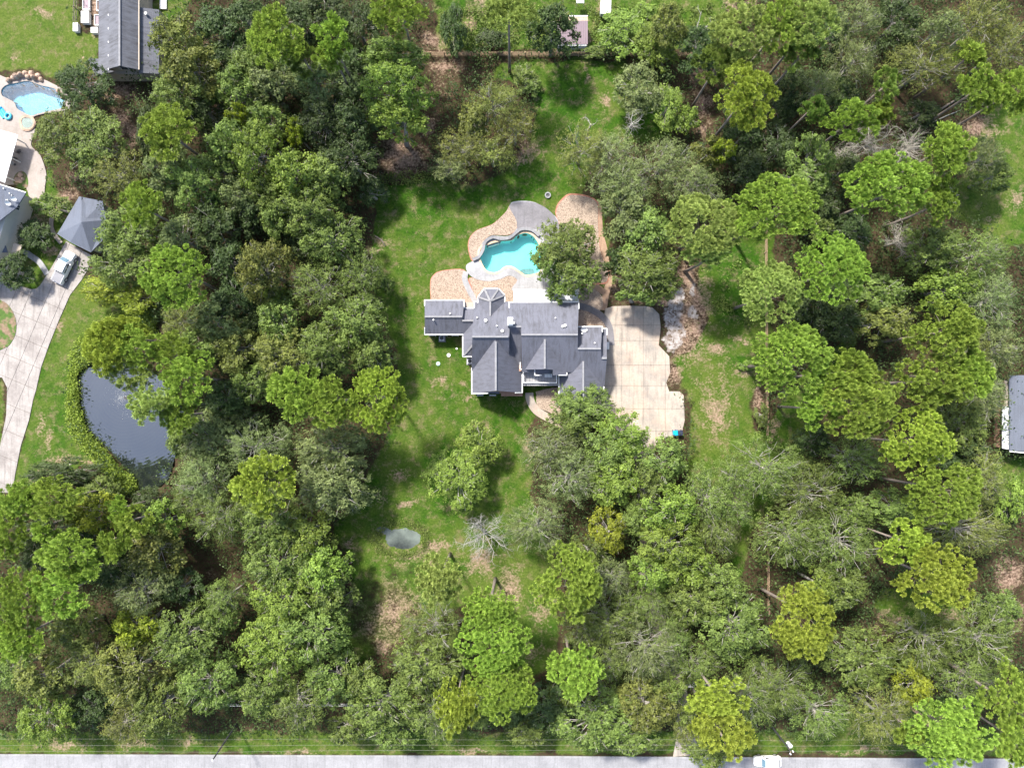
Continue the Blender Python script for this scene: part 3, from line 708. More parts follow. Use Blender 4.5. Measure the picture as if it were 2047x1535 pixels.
# brick walls under the roofs (gables closed)
def gwall(x0, x1, y0, y1, h):   # px at height h
    a = W(x0, y0, h); b = W(x1, y1, h); MB().box(((a.x+b.x)/2, (a.y+b.y)/2, h/2), (abs(b.x-a.x), abs(b.y-a.y), h)).build('wall', M['brick'], house)
gwall(853, 946, 604, 667, 2.75); gwall(929, 960, 640, 711, 2.74); gwall(950, 1040, 608, 742, 2.95); gwall(947, 1040, 700, 786, 2.96)
gwall(1022, 1152, 608, 742, 3.8); gwall(1150, 1200, 657, 776, 2.62); gwall(1121, 1203, 745, 800, 2.6); gwall(1198, 1210, 660, 715, 2.9)
a = W(1002, 789, 0); b = W(1044, 791, 0)
MB().box(((a.x+b.x)/2, a.y, 1.3), (b.x-a.x, .5, 2.6)).build('wall', M['brick'], house)
def tri_wall(pts):
    P = [W(*p) for p in pts]; mb = MB(); d = Vector((0, .2, 0)); mb.v += P + [p + d for p in P]; k = len(P)
    mb.f += [list(range(k))[::-1], [k + j for j in range(k)]] + [[j, (j+1) % k, (j+1) % k + k, j + k] for j in range(k)]
    mb.build('gable_wall', M['brick'], house)
tri_wall([(947,783,2.9),(1041,783,2.9),(991,779,7.7)])
tri_wall([(1121,798,2.5),(1203,798,2.5),(1166,797,5.3)])
tri_wall([(1048,738,3.9),(1130,738,3.9),(1089,736,7.5)])
# windows on the visible walls
for (x, y, h) in ((865,671,1.5),(888,671,1.5),(910,671,1.5),(960,790,1.5),(985,790,1.5)):
    p = W(x, y, h); f = MB().box((p.x, p.y - .02, 1.5), (1.1, .14, 1.3)).build('window', M['white'], house)
    MB().box((p.x, p.y - .1, 1.5), (.9, .02, 1.1)).build('pane', M['glassdark'], f)
# white patio roof in ribbed panels
pr = MB(); PRp = pl_y(580,2.7,604,3.3)
for k in range(32):
    x = 1027 + k*4.05
    o = slope(house, [(x,580),(x+3.75,580),(x+3.75,603),(x,603)], PRp, M['white_metal'], .06, 'roof_panel')
trim(house, [(1026,580),(1157,580)], PRp, .2)
trim(house, [(1156,581),(1156,603)], PRp, .16)
for x in (1028, 1070, 1112, 1154):
    p = W(x, 582, 2.6); MB().box((p.x, p.y - .2, 1.3), (.15, .15, 2.6)).build('post', M['white'], house)
# chimney and roof vents
c = W(1020, 642, 9); MB().box((c.x, c.y, 7.5), (.9, 1.3, 2.6)).build('chimney', M['white'], house)
MB().box((c.x + .2, c.y - .25, 9.0), (1.1, .35, .25)).build('chimney_cap', M['white'], house)
def vent(px, py, pln, s=.16, parent=house):
    p = on((px, py), pln); MB().tube([p - Vector((0,0,.1)), p + Vector((0,0,.35))], s*.6, 8).tube([p + Vector((0,0,.35)), p + Vector((0,0,.5))], s, 8).build('roof_vent', M['white'], parent)
for v in ((900,627,NA),(867,640,SA),(954,635,NC),(971,641,NC,.28),(993,652,NC),(1004,662,NC,.26),(1124,653,ND,.22),(1129,651,ND,.26),(1110,636,ND,.1),(1163,667,NE,.14),(1188,686,NE,.12)):
    vent(v[0], v[1], v[2], v[3] if len(v) > 3 else .13)
# balcony
def box_px(x0, y0, x1, y1, h0, h1, name, m, parent):
    a = W(x0, y0, h1); b = W(x1, y1, h1)
    return MB().box(((a.x+b.x)/2, (a.y+b.y)/2, (h0+h1)/2), (abs(b.x-a.x), abs(b.y-a.y), h1-h0)).build(name, m, parent)
for k in range(11):
    box_px(1046 + k*6.15, 739, 1051.8 + k*6.15, 766, 2.95, 3.1 , 'deck_board', M['decklight'], house)
box_px(1044, 766, 1115, 771, 2.7, 2.9, 'porch_roof', M['decklight'], house)
for a, b in (((1046,739),(1046,765)), ((1046,765),(1113,765)), ((1113,765),(1113,747))):
    p = W(*a, 4.0); q = W(*b, 4.0); mb = MB(); mb.bar(p, q, .14, .1).bar(p - Vector((0,0,.75)), q - Vector((0,0,.75)), .08, .08)
    n = int((q-p).length/.35)
    for i in range(n+1):
        r = p.lerp(q, i/max(1,n)); mb.bar(r - Vector((0,0,.95)), r, .05)
    mb.build('railing', M['white'], house)
mb = MB()
for k in range(5): mb.box(tuple(W(1090 + k*3, 751, 3.55)), (.2, .55, .06))
mb.box(tuple(W(1096, 748, 3.8)), (1.3, .06, .4)); 
for k in (1090.5, 1101.5): mb.box(tuple(W(k, 751, 3.3)), (.06, .5, .5))
mb.build('balcony_bench', M['white'], None, label='white slatted bench on the front balcony', cat='bench')
def dish(px, py, h, label, pln=None, s=.5, az=0.0):
    p = W(px, py, h); t = thing('satellite_dish', label, 'satellite dish', p, az)
    mb = MB(); n = 14
    for r, z in ((0, 0), (.5*s, .03), (s, .14)):
        for j in range(n): a = 2*math.pi*j/n; mb.v.append(Vector((math.cos(a)*r, math.sin(a)*r*.8, z)))
    for i in range(2):
        for j in range(n): a = i*n + j; b = i*n + (j+1) % n; mb.f.append([a, b, b+n, a+n])
    d = mb.build('dish', M['white'], t); d.location = (0, 0, .6); d.rotation_euler = (.7, 0, 0)
    MB().tube([(0, 0, -.2), (0, 0, .6)], .03, 6).build('mast', M['pipe'], t)
    MB().tube([(0, .25*s, .65), (0, .75*s, 1.05)], .025, 5).box((0, .75*s, 1.08), (.1, .16, .1)).build('feed_arm', M['white'], t)
    return t
pdsh = on((1167,659), NE); dish(1167, 659, pdsh.z, 'white satellite dish on the right-hand grey roof of the main house', s=.6)
def acunit(px, py, label):
    p = W(px, py, .9); t = thing('air_conditioner', label, 'air conditioner', (p.x, p.y, .0))
    MB().box((0, 0, .08), (1.2, 1.2, .16)).build('pad', M['decklight'], t)
    MB().box((0, 0, .55), (.85, .85, .78)).build('housing', M['white_metal'], t)
    MB().tube([(0, 0, .94), (0, 0, .97)], .34, 14).build('fan_grille', M['dark'], t)
acunit(883, 676, 'square air conditioner against the wall of the left wing')
acunit(939, 722, 'white air conditioner in the corner left of the big front gable')
p = W(1215, 691, 1.2); u = thing('generator', 'pale rectangular generator box on the driveway by the right wall of the main house', 'generator', (p.x, p.y, 0))
MB().box((0, 0, .6), (.45, 1.2, 1.1)).build('housing', M['white_metal'], u); MB().box((0, 0, 1.18), (.5, 1.25, .06)).build('lid', M['white'], u)
MB().box((-.0, 0, .03), (.7, 1.4, .06)).build('pad', M['decklight'], u)
# fire pit on the lawn, well cover etc.
def firepit(px, py):
    p = W(px, py, .0); t = thing('fire_pit', 'round stone fire pit with dark ash on the lawn above the round patio', 'fire pit', p)
    for k in range(10):
        a = 2*math.pi*k/10; MB().box((math.cos(a)*.42, math.sin(a)*.42, .15), (.3, .2, .3), a + math.pi/2).build('stone', M['decklight'], t)
    MB().tube([(0, 0, .02), (0, 0, .09)], .34, 12).build('ash', M['dark'], t)
firepit(1095, 391)
def cover(px, py, r, label, m):
    p = W(px, py, 0); o = MB().tube([(0, 0, -.1), (0, 0, .16)], r, 14).tube([(0, 0, .16), (0, 0, .22)], r*.4, 10).build('tank_lid', m, None, label=label, cat='tank lid'); o.location = p
M['greenlid'] = mat('pale_green_lid', (.30, .45, .38), .6, .1)
cover(876, 727, .36, 'pale green round septic lid on the lawn left of the main house', M['greenlid'])
cover(897, 710, .33, 'white round lid on a bare spot of lawn left of the front gable', M['white'])
cover(913, 697, .18, 'small white lid on the grass beside the left wing corner', M['white'])

# ------------------------------------------------------------------ neighbour buildings
nb = thing('neighbour_house', 'grey-roofed house with tan gable wall at the upper left', 'house')
RX = 239; hr = 6.3; he = 4.5
Lx = pl_x(217,he,RX,hr); Rx_ = pl_x(RX,hr,277,he)
slope(nb, [(217,138),(RX,132),(RX,-40),(217,-40)], Lx, M['roof_nb']); slope(nb, [(RX,132),(278,140),(278,-40),(RX,-40)], Rx_, M['roof_nb'])
ridge(nb, [(RX,132),(RX,-30)], Lx)
lowL = pl_x(197,3.0,217,4.1); slope(nb, [(197,-10),(218,-10),(218,140),(228,143),(197,152),(197,20)], lowL, M['roof_nb'])
slope(nb, [(177,118,2.7),(198,118,3.0),(198,152,3.0),(192,152,2.8),(177,125,2.7)], None, M['roof_nb'])
lowR = pl_x(278,4.1,318,2.8); slope(nb, [(278,15),(318,20),(318,148),(278,146)], lowR, M['roof_nb'])
mb = MB(); a = W(219, 136, he); b = W(277, 136, he); r = W(RX, 134, hr - .2); y = a.y + .3
mb.v += [Vector((a.x, y, 0)), Vector((b.x, y, 0)), Vector((b.x, y, he - .1)), Vector((r.x, y, hr - .25)), Vector((a.x, y, he - .1))]
mb.v += [v + Vector((0, 20, 0)) for v in mb.v]; mb.f += [[0,1,2,3,4], [9,8,7,6,5], [0,5,6,1], [1,6,7,2], [3,2,7,8], [4,3,8,9], [0,4,9,5]]
mb.build('wall', M['tan'], nb)
a = W(200, 148, 2.8); b = W(318, 148, 2.8); MB().box(((a.x+b.x)/2, a.y + 5.5, 1.35), (b.x - a.x, 11, 2.7)).build('wall', M['tan'], nb)
wx = (W(240, 140, 4).x + W(270, 140, 4).x)/2
wf = MB().box((wx, y - .02, 4.0), (2.6, .1, 1.3)).build('window', M['white'], nb)
for k in (-.62, .62):
    for z in (3.7, 4.3): MB().box((wx + k, y - .09, z), (1.1, .03, .5)).build('pane', M['glassdark'], wf)
MB().box((wx + .5, y - .03, 1.1), (2.4, .1, 2.1)).build('door', M['glassdark'], nb)
for k in range(5):
    p = on((217, 30 + k*27), Lx); MB().box(tuple(p - Vector((.05, 0, .1))), (.14, .3, .12)).build('gutter_bracket', M['white'], nb)
MB().bar(on((278,-20), Rx_), on((278,140), Rx_), .16, .16).build('gutter', M['tan'], nb)
vent(294, 30, lowR, .25, nb)
# raised garden beds, troughs, fence at the upper left
def planter(px, py, w, l, label, inner='soil', lid=False, rz=0.0):
    p = W(px, py, .5); t = thing('garden_bed' if not lid else 'storage_box', label, 'garden bed' if not lid else 'storage box', (p.x, p.y, 0), rz)
    if lid:
        MB().box((0, 0, .35), (w, l, .7)).build('body', M['white'], t); MB().box((0, 0, .73), (w + .06, l + .06, .07)).build('lid', M['white_metal'], t)
        MB().box((0, 0, .78), (.04, l, .03)).build('handle', M['pipe'], t)
    else:
        for s in (-1, 1):
            MB().box((s*(w/2), 0, .25), (.12, l, .5)).build('side_board', M['white'], t); MB().box((0, s*(l/2 - .06), .24), (w - .12, .12, .5)).build('end_board', M['white'], t)
        MB().box((0, 0, .18), (w - .12, l - .2, .3)).build('soil', M['purplecloth'] if inner == 'purple' else M['soil'], t)
planter(171.5, 5, 1.1, 2.6, 'white raised bed with purplish soil topmost beside the dirt yard fence', 'purple')
planter(200, 11, 1.2, 1.9, 'white raised bed with brown planks beside the grey roof edge')
planter(194, 40, .9, 1.9, 'white-edged raised bed half under the grey roof edge', 'purple')
planter(171.5, 36, 1.3, 2.0, 'closed white storage box on the dirt yard at the upper left', lid=True)
planter(152.5, 56, .8, 1.4, 'small white bin at the lower end of the garden fence', lid=True)
planter(190, 62, 1.1, .9, 'white box tucked against the lower dirt yard beside the grey roof', lid=True)
def rail_fence(name, label, pts_px, h, rails, m, span=2.4, postw=.14, railh=.12, group=None):
    t = thing(name, label, 'fence'); P = [W(x, y, 0) for x, y in pts_px]; pm = None
    for a, b in zip(P[:-1], P[1:]):
        L_ = (b-a).length; n = max(1, round(L_/span)); ang = math.atan2((b-a).y, (b-a).x); step = (b-a)/n
        me = MB().box((0, 0, 0), (step.length - .02, .05, railh)).build('rail', m, t).data; C.objects.unlink(bpy.data.objects[-1]) if False else None
        first = [o for o in t.children if o.name.startswith('rail') and o.data == me][0]
        bpy.data.objects.remove(first)
        pme = MB(); pme.box((0, 0, h/2), (postw, postw, h + .1)); pmesh = mesh_py('post', pme.v, pme.f, m)
        for k in range(n):
            c = a + step*(k + .5)
            for z in rails:
                o = link('rail', me, t, (c.x, c.y, z)); o.rotation_euler = (0, 0, ang)
            o = link('post', pmesh, t, a + step*k)
    return t
rail_fence('wooden_fence', 'four-rail wooden fence running along the top of the back yard', [(755,113),(1023,113),(1450,114)], 1.45, (.35, .7, 1.05, 1.4), M['wood'])
rail_fence('side_fence', 'brown wooden rail fence down the right side of the back yard', [(1527,235),(1528,560),(1530,870)], 1.4, (.5, .95, 1.35), M['wood'])
rail_fence('side_fence', 'brown wooden rail fence between trees at the lower right of the yard', [(1531,1050),(1533,1225)], 1.4, (.5, .95, 1.35), M['wood'])
rail_fence('white_fence', 'white rail fence under the trees left of the driveway near the road', [(455,1404),(880,1404),(1325,1404)], 1.3, (.5, .9, 1.3), M['white'], 2.6, .16, .18)
rail_fence('white_fence', 'white rail fence under the trees right of the driveway near the road', [(1385,1362),(1480,1366),(1545,1368)], 1.3, (.5, .9, 1.3), M['white'], 2.6, .16, .18)
rail_fence('white_gate', 'white rail gate across the shaded driveway near the road', [(1330,1368),(1385,1366)], 1.4, (.35, .7, 1.05, 1.4), M['white'], 2.3, .25, .12)
rail_fence('garden_fence', 'dark rail fence between the lawn and dirt yard at the upper left', [(157,-10),(155,52)], 1.3, (.4, .85, 1.25), M['bark'], 2.2)
# left-edge house with dishes
lh = thing('left_house', 'blue-grey roofed house with cream wall and dishes at the left edge', 'house')
e = 6.0
slope(lh, [(-60,360,e+1.2),(0,369,e+.2),(52,385,e-.4),(33,415,e-.2),(0,441,e+.3),(-60,500,e+1.2)], None, M['roof_blue'])
trim(lh, [(-40,360,e+.7),(0,369,e+.2),(52,385,e-.4)], None)
def poly_wall(parent, base, tops, m, name='wall', h1=5.5):
    P = [W(x, y, 0) for x, y in base]; Q = [W(*t) for t in tops]; mb = MB(); mb.v += P + Q; n = len(P)
    for k in range(n-1): mb.f.append([k, k+1, n+k+1, n+k])
    return mb.build(name, m, parent)
bpts = wp([(-60,385),(50,391),(72,400),(40,505),(10,560),(-60,560)], 0)
MB().prism(bpts, 0, 5.3).build('wall', M['cream'], lh)
p0 = W(70, 402, 0); p1 = W(41, 500, 0); dv = (p1-p0).normalized(); nv = Vector((-dv.y, dv.x, 0)); nv = nv if nv.x > 0 else -nv
for (t_, z, w_, h_) in ((2.2, 3.6, .9, 1.2),):
    c = p0 + dv*t_ + nv*.06; f = MB().box((c.x, c.y, z), (w_, .1, h_), math.atan2(dv.y, dv.x)).build('window', M['white'], lh)
    for s in (-.2, .2):
        q = c + dv*s + nv*.06; MB().box((q.x, q.y, z), (.34, .04, 1.0), math.atan2(dv.y, dv.x)).build('pane', M['glassdark'], f)
slope(lh, [(-60,440,4.2),(0,460,3.9),(15,505,3.6),(-60,505,4.2)], None, M['roof_blue'])
slope(lh, [(27,486,2.9),(44,490,2.7),(38,508,2.7),(22,504,2.9)], None, M['tan'], name='porch_roof')
q = 5.9; dish(33, 399, q, 'upper white satellite dish on the left-edge house', s=.5); dish(22, 408, q, 'lower white satellite dish on the left-edge house', s=.5)
for k, (x, y) in enumerate(((10,378),(22,388),(18,401))):
    p = W(x, y, 6.1); MB().tube([p - Vector((0,0,.4)), p + Vector((0,0,.4))], .1, 8).build('roof_vent', M['white'], lh)
# patio cover of the left house
pc = thing('patio_cover', 'white corrugated patio roof at the left edge below the deep blue pool', 'patio cover')
for k in range(24):
    y0 = 262 + k*4.0 - 2; 
    slope(pc, [(-50,y0-14,2.9),(max(6, 36-k*1.1)+0,y0+10,2.7),(max(6, 36-(k+1)*1.1),y0+13.6,2.7),(-50,y0-10.4,2.9)], None, M['white_metal'], .06, 'roof_panel')
for (x, y) in ((34,277),(24,315),(12,352)):
    p = W(x, y, 2.6); MB().box((p.x - .3, p.y, 1.3), (.15, .15, 2.6)).build('post', M['white'], pc)
# furniture on the patio
def chair(px, py, label, rz=0.0, m='dark'):
    p = W(px, py, .5); t = thing('patio_chair', label, 'chair', (p.x, p.y, .15), rz)
    MB().box((0, 0, .42), (.6, .6, .1)).build('seat', M[m], t); MB().box((0, -.3, .75), (.6, .08, .6)).build('backrest', M[m], t)
    for x in (-.26, .26):
        for y in (-.26, .26): MB().box((x, y, .2), (.05, .05, .38)).build('leg', M['dark'], t)
chair(38, 303, 'dark patio chair nearest the small planted corner', .4); chair(30, 318, 'dark patio lounge chair beside the round grey table', 1.0)
p = W(25, 327, .7); t = thing('round_table', 'round grey patio table at the edge of the corrugated roof', 'table', (p.x, p.y, .15))
MB().tube([(0,0,.68),(0,0,.72)], .38, 16).build('tabletop', M['decklight'], t); MB().tube([(0,0,0),(0,0,.68)], .05, 8).tube([(0,0,0),(0,0,.04)], .22, 10).build('pedestal', M['dark'], t)
# inflatable toys
def torus(r, s, n=18, k=7):
    mb = MB()
    for i in range(n):
        for j in range(k):
            a = 2*math.pi*i/n; b = 2*math.pi*j/k; q = r + s*math.cos(b); mb.v.append(Vector((q*math.cos(a), q*math.sin(a), s*math.sin(b) + s)))
    for i in range(n):
        for j in range(k): mb.f.append([i*k+j, ((i+1)%n)*k+j, ((i+1)%n)*k+(j+1)%k, i*k+(j+1)%k])
    return mb
p = W(17, 233, .2); o = torus(.5, .2).build('swim_ring', M['cyanplastic'], None, True, label='cyan inflatable swim ring on the patio left of the blue pool', cat='pool float'); o.location = (p.x, p.y, .16)
p = W(5, 226, .2); t = thing('pool_lounger', 'blue and cyan inflatable lounger on the patio at the left edge', 'pool float', (p.x, p.y, .16), .6)
for k in range(5): MB().tube([(-.45 + k*.22, -.9, .1), (-.45 + k*.22, .7, .1)], .11, 8).build('air_tube', M['cyanplastic'] if k % 2 else M['blueplastic'], t)
MB().tube([(-.5, .8, .2), (.5, .8, .2)], .16, 8).build('headrest', M['blueplastic'], t)
# detached garage
gr = thing('detached_garage', 'small blue-grey hipped garage beside the white pickup', 'garage')
slope(gr, [(115,467,2.9),(158,393,2.9),(163,394,3.1),(163,444,4.7),(141,484,3.5)], None, M['roof_blue'])
slope(gr, [(158,393,2.9),(205,402,2.9),(212,440,2.9),(163,444,4.7),(163,400,3.4)], None, M['roof_blue'])
slope(gr, [(163,444,4.7),(212,440,2.9),(215,470,2.9),(182,504,2.9),(141,484,3.5)], None, M['roof_blue'])
MB().prism(wp([(120,467),(160,399),(205,408),(208,470),(182,500),(142,480)], 2.7), 0, 2.7).build('wall', M['cream'], gr)
trim(gr, [(115,467,2.85),(141,484,3.4),(182,504,2.85)], None, .12, 'fascia', M['roof_blue'])
# shed with mauve metal roof
sh = thing('shed', 'white shed with mauve ribbed metal roof at the top edge', 'shed')
SH = pl_y(42,2.9,90,2.3)
for k in range(14): slope(sh, [(1113 + k*4.45, 42), (1117.1 + k*4.45, 42), (1117.1 + k*4.45, 89), (1113 + k*4.45, 89)], SH, M['purple_roof'], .06, 'roof_panel')
trim(sh, [(1113,33,2.6),(1175,33,2.6)], None, .18)
for k in range(14): slope(sh, [(1113 + k*4.45, 34, 2.6), (1117.1 + k*4.45, 34, 2.6), (1117.1 + k*4.45, 42, 2.9), (1113 + k*4.45, 42, 2.9)], None, M['stone'], .06, 'roof_panel')
a = W(1115, 36, 2.5); b = W(1173, 91, 2.3); MB().box(((a.x+b.x)/2, (a.y+b.y)/2, 1.1), (b.x-a.x, a.y-b.y, 2.2)).build('wall', M['white'], sh)
for x, w_ in ((1147, .6), (1154, .3), (1140, .3)):
    p = W(x, 93, 1.6); MB().box((p.x, b.y - .04, 1.6), (w_, .08, .3)).build('window', M['glassdark'], sh)
p = W(1210, 18, .8); t = thing('trailer_box', 'small flat white trailer roof among the bushes at the top edge', 'trailer', (p.x, p.y, 0), -.03)
MB().box((0,0,.9), (1.75, 2.4, 1.0)).build('body', M['white_metal'], t); MB().box((0,0,1.43), (1.8, 2.45, .06)).build('roof', M['white'], t)
for s in (-1, 1): w_ = MB().tube([(s*.88,0,.3),(s*.7,0,.3)], .3, 12).build('wheel', M['black'], t)
p = W(1159, 6, 1); t = thing('tarp_canopy', 'small white canopy at the top edge above the mauve shed', 'canopy', (p.x, p.y, 0))
MB().box((0,0,1.9), (1.3, 1.2, .05)).build('canopy_top', M['white_metal'], t)
for x in (-.6,.6):
    for y in (-.55,.55): MB().box((x,y,.95),(.05,.05,1.9)).build('leg', M['pipe'], t)
p = W(326, 8, .3); o = MB().box((0,0,.15), (1.1, 1.8, .3)).box((0,0,.32), (1.14, 1.84, .05)).build('utility_slab', M['white'], None, label='bright white rectangular slab beside the upper-left house', cat='slab'); o.location = (p.x, p.y, 0)
p = W(296, 2, .3); o = torus(.3, .13).build('blue_tub', M['cyanplastic'], None, True, label='small blue tub on the grass at the top edge', cat='tub'); o.location = (p.x, p.y, 0)
# building at right edge
rb = thing('right_house', 'long blue-grey roofed building with white lean-to at the right edge', 'house')
slope(rb, [(2018,750),(2120,750),(2120,905),(2018,901)], pl_x(2018,3.2,2080,5.2), M['roof_blue'])
slope(rb, [(2004,812,2.7),(2021,812,2.95),(2021,899,2.95),(2004,896,2.7)], None, M['white_metal'])
a = W(2008, 760, 2.5); b = W(2120, 895, 2.5); MB().box(((a.x+b.x)/2, (a.y+b.y)/2, 1.25), (b.x-a.x, a.y-b.y, 2.5)).build('wall', M['brick'], rb)
trim(rb, [(2018,902,3.2),(2050,905,4.2)], None)

# ------------------------------------------------------------------ vehicles
def loft(stations, m, name, parent, bev=.18):
    """stations: (x, half width, z bottom, z top, top half width)"""
    mb = MB(); n = 8
    for (x, w, z0, z1, wt) in stations:
        zm = z0 + (z1-z0)*.62
        for y, z in ((-w*.96, z0), (-w, zm*.6 + z0*.4), (-w*.985, zm), (-wt, z1), (wt, z1), (w*.985, zm), (w, zm*.6 + z0*.4), (w*.96, z0)): mb.v.append(Vector((x, y, z)))
    for i in range(len(stations)-1):
        for j in range(n): a = i*n + j; b = i*n + (j+1) % n; mb.f.append([a, a+n, b+n, b])
    mb.f.append(list(range(n))); e = (len(stations)-1)*n; mb.f.append([e + j for j in range(n)][::-1])
    return mb.build(name, m, parent, False)
def wheels(t, xs, y, r=.39):
    for x in xs:
        for s in (-1, 1):
            w = link('wheel', None, t, (x, s*y, r))
            MB().tube([(0,-.13,0),(0,.13,0)], r, 18).build('tyre', M['black'], w); MB().tube([(0,s*.10,0),(0,s*.15,0)], r*.62, 10).build('rim', M['pipe'], w)
def quadp(t, name, m, pts, off=.012):
    P = [Vector(p) for p in pts]; n = (P[1]-P[0]).cross(P[2]-P[0]).normalized(); 
    mb = MB(); k = len(P); mb.v += [p + n*off for p in P] + [p - n*off for p in P]
    mb.f += [list(range(k)), [k+j for j in range(k)][::-1]] + [[j, j+k, (j+1)%k+k, (j+1)%k] for j in range(k)]
    return mb.build(name, m, t)
# pickup: nose towards the upper right
p = W(129, 535, .8); ang = math.atan2(545-492, 144-107)  # direction in image (x right, y up)
pk = thing('pickup_truck', 'white crew-cab pickup with grey bed cover on the neighbour driveway', 'pickup', (p.x, p.y, .10), math.radians(64))
loft([(2.95,.72,.45,.80,.60),(2.85,.92,.40,1.02,.78),(2.3,1.0,.38,1.18,.86),(1.45,1.0,.38,1.24,.88),(-2.75,1.0,.40,1.26,.92),(-2.85,.96,.48,1.22,.90)], M['carpaint'], 'body', pk)
loft([(1.75,.86,1.15,1.22,.80),(.95,.88,1.15,1.86,.70),(.3,.90,1.15,1.95,.74),(-.85,.90,1.15,1.93,.74),(-1.15,.90,1.15,1.26,.86)], M['carpaint'], 'cab', pk)
quadp(pk, 'windshield', M['windshield'], [(1.68,-.74,1.31),(1.68,.74,1.31),(1.02,.64,1.86),(1.02,-.64,1.86)], .02)
for s in (-1, 1):
    quadp(pk, 'side_window', M['glassdark'], [(.95,s*.905,1.30),(.15,s*.915,1.30),(.15,s*.80,1.80),(.75,s*.80,1.80)][::s], .03)
    quadp(pk, 'side_window', M['glassdark'], [(.05,s*.915,1.30),(-.8,s*.915,1.30),(-.75,s*.80,1.80),(.05,s*.80,1.80)][::s], .03)
    MB().box((.95, s*1.08, 1.3), (.14, .22, .18)).build('mirror', M['carpaint'], pk)
    MB().box((-.2, s*1.0, .42), (2.2, .16, .07)).build('running_board', M['black'], pk)
    MB().box((2.86, s*.72, .86), (.12, .3, .16)).build('headlight', M['windshield'], pk)
    MB().box((-2.86, s*.84, .95), (.06, .14, .35)).build('tail_light', M['red_edge'], pk)
MB().box((-1.98, 0, 1.29), (1.68, 1.56, .07)).build('bed_cover', M['bedcover'], pk)
quadp(pk, 'rear_window', M['glassdark'], [(-1.14,-.66,1.35),(-.90,-.62,1.85),(-.90,.62,1.85),(-1.14,.66,1.35)], .02)
MB().box((-2.95, 0, .55), (.16, 1.8, .16)).build('bumper', M['pipe'], pk)
wheels(pk, (1.9, -1.85), .90, .42)
# white car on the road, nose to the left
p = W(1534, 1521, .8); car = thing('white_suv', 'white car parked nose-left at the edge of the road', 'car', (p.x, p.y, .08), math.pi)
loft([(2.35,.55,.40,.70,.45),(2.25,.80,.32,.84,.66),(1.7,.90,.30,1.0,.76),(1.0,.92,.30,1.06,.80),(-2.1,.92,.32,1.10,.82),(-2.32,.82,.42,1.0,.74)], M['carpaint'], 'body', car)
loft([(1.15,.80,.98,1.06,.74),(.55,.82,.98,1.60,.60),(-.2,.84,.98,1.68,.66),(-1.7,.84,.98,1.62,.66),(-2.1,.80,.98,1.12,.74)], M['carpaint'], 'cabin', car)
quadp(car, 'windshield', M['windshield'], [(1.10,-.70,1.12),(1.10,.70,1.12),(.60,.56,1.59),(.60,-.56,1.59)], .02)
for s in (-1, 1):
    for x0, x1 in ((.55,-.35),(-.42,-1.2),(-1.27,-1.75)):
        quadp(car, 'side_window', M['glassdark'], [(x0,s*.845,1.13),(x1,s*.85,1.13),(x1+.03,s*.74,1.52),(x0-.12,s*.74,1.52)][::s], .03)
    MB().box((.75, s*1.0, 1.12), (.12, .2, .14)).build('mirror', M['dark'], car)
    MB().box((2.2, s*.6, .76), (.12, .26, .12)).build('headlight', M['windshield'], car)
quadp(car, 'rear_window', M['glassdark'], [(-2.08,-.64,1.16),(-1.74,-.58,1.57),(-1.74,.58,1.57),(-2.08,.64,1.16)], .02)
wheels(car, (1.4, -1.4), .82, .35)
# wheelie bins
def bin_(px, py, m, label):
    p = W(px, py, 1.0); t = thing('wheelie_bin', label, 'bin', (p.x, p.y, .1), .1)
    mb = MB(); 
    for z, w_ in ((0,.30),(1.0,.38)):
        for x, y in ((-1,-1),(1,-1),(1,1),(-1,1)): mb.v.append(Vector((x*w_, y*w_*1.1, z)))
    mb.f += [[3,2,1,0],[4,5,6,7],[0,1,5,4],[1,2,6,5],[2,3,7,6],[3,0,4,7]]; mb.build('body', M[m], t)
    MB().box((0,-.02,1.04),(.80,.88,.07)).box((0,0,1.1),(.6,.6,.05)).build('lid', M[m], t); MB().tube([(-.3,.5,.98),(.3,.5,.98)], .03, 6).build('handle', M['black'], t)
    for s in (-1,1): MB().tube([(s*.32,.4,.12),(s*.24,.4,.12)], .12, 10).build('wheel', M['black'], t)
bin_(1350, 865, 'blueplastic', 'bright blue wheelie bin at the lower right corner of the parking area')
bin_(1360, 865, 'navyplastic', 'dark navy wheelie bin right of the blue one')
# utility poles and wires
def pole(px, py, h, label, arm=True, lean=(0, 0)):
    p = W(px, py, 0); t = thing('utility_pole', label, 'utility pole', p)
    MB().tube([(0,0,-.3),(lean[0],lean[1],h)], [.17,.11], 8).build('shaft', M['dark'], t)
    return t, Vector((p.x + lean[0], p.y + lean[1], h))
t1, top1 = pole(473, 1446, 9.6, 'dark utility pole standing beside the road at the lower left', lean=(-.0, -1.3))
MB().tube([top1 - W(473,1446,0) + Vector((0,0,-.05)), top1 - W(473,1446,0) + Vector((0,0,.15))], .14, 8).build('pole_cap', M['white'], t1)
t2, top2 = pole(1532, 1437, 9.6, 'utility pole with white transformer beside the road above the white car', lean=(.3, -.6))
b2 = W(1532, 1437, 0); c2 = W(1580, 1490, 9.0) - b2
MB().tube([c2 + Vector((0,0,-.9)), c2 + Vector((0,0,.1))], .33, 14).build('transformer', M['white_metal'], t2)
MB().bar(Vector((.3,-.6,9.0)), c2 + Vector((0,0,0)), .1).bar(Vector((.3,-.6,9.4)), W(1581,1503,9.4) - b2, .1).build('crossarm', M['wood'], t2)
for q in ((1573,1484,9.6),(1585,1501,9.5),(1580,1506,9.4)):
    d = W(*q) - b2; MB().tube([d + Vector((0,0,-.15)), d + Vector((0,0,.15))], .12, 8).build('insulator', M['white'], t2)
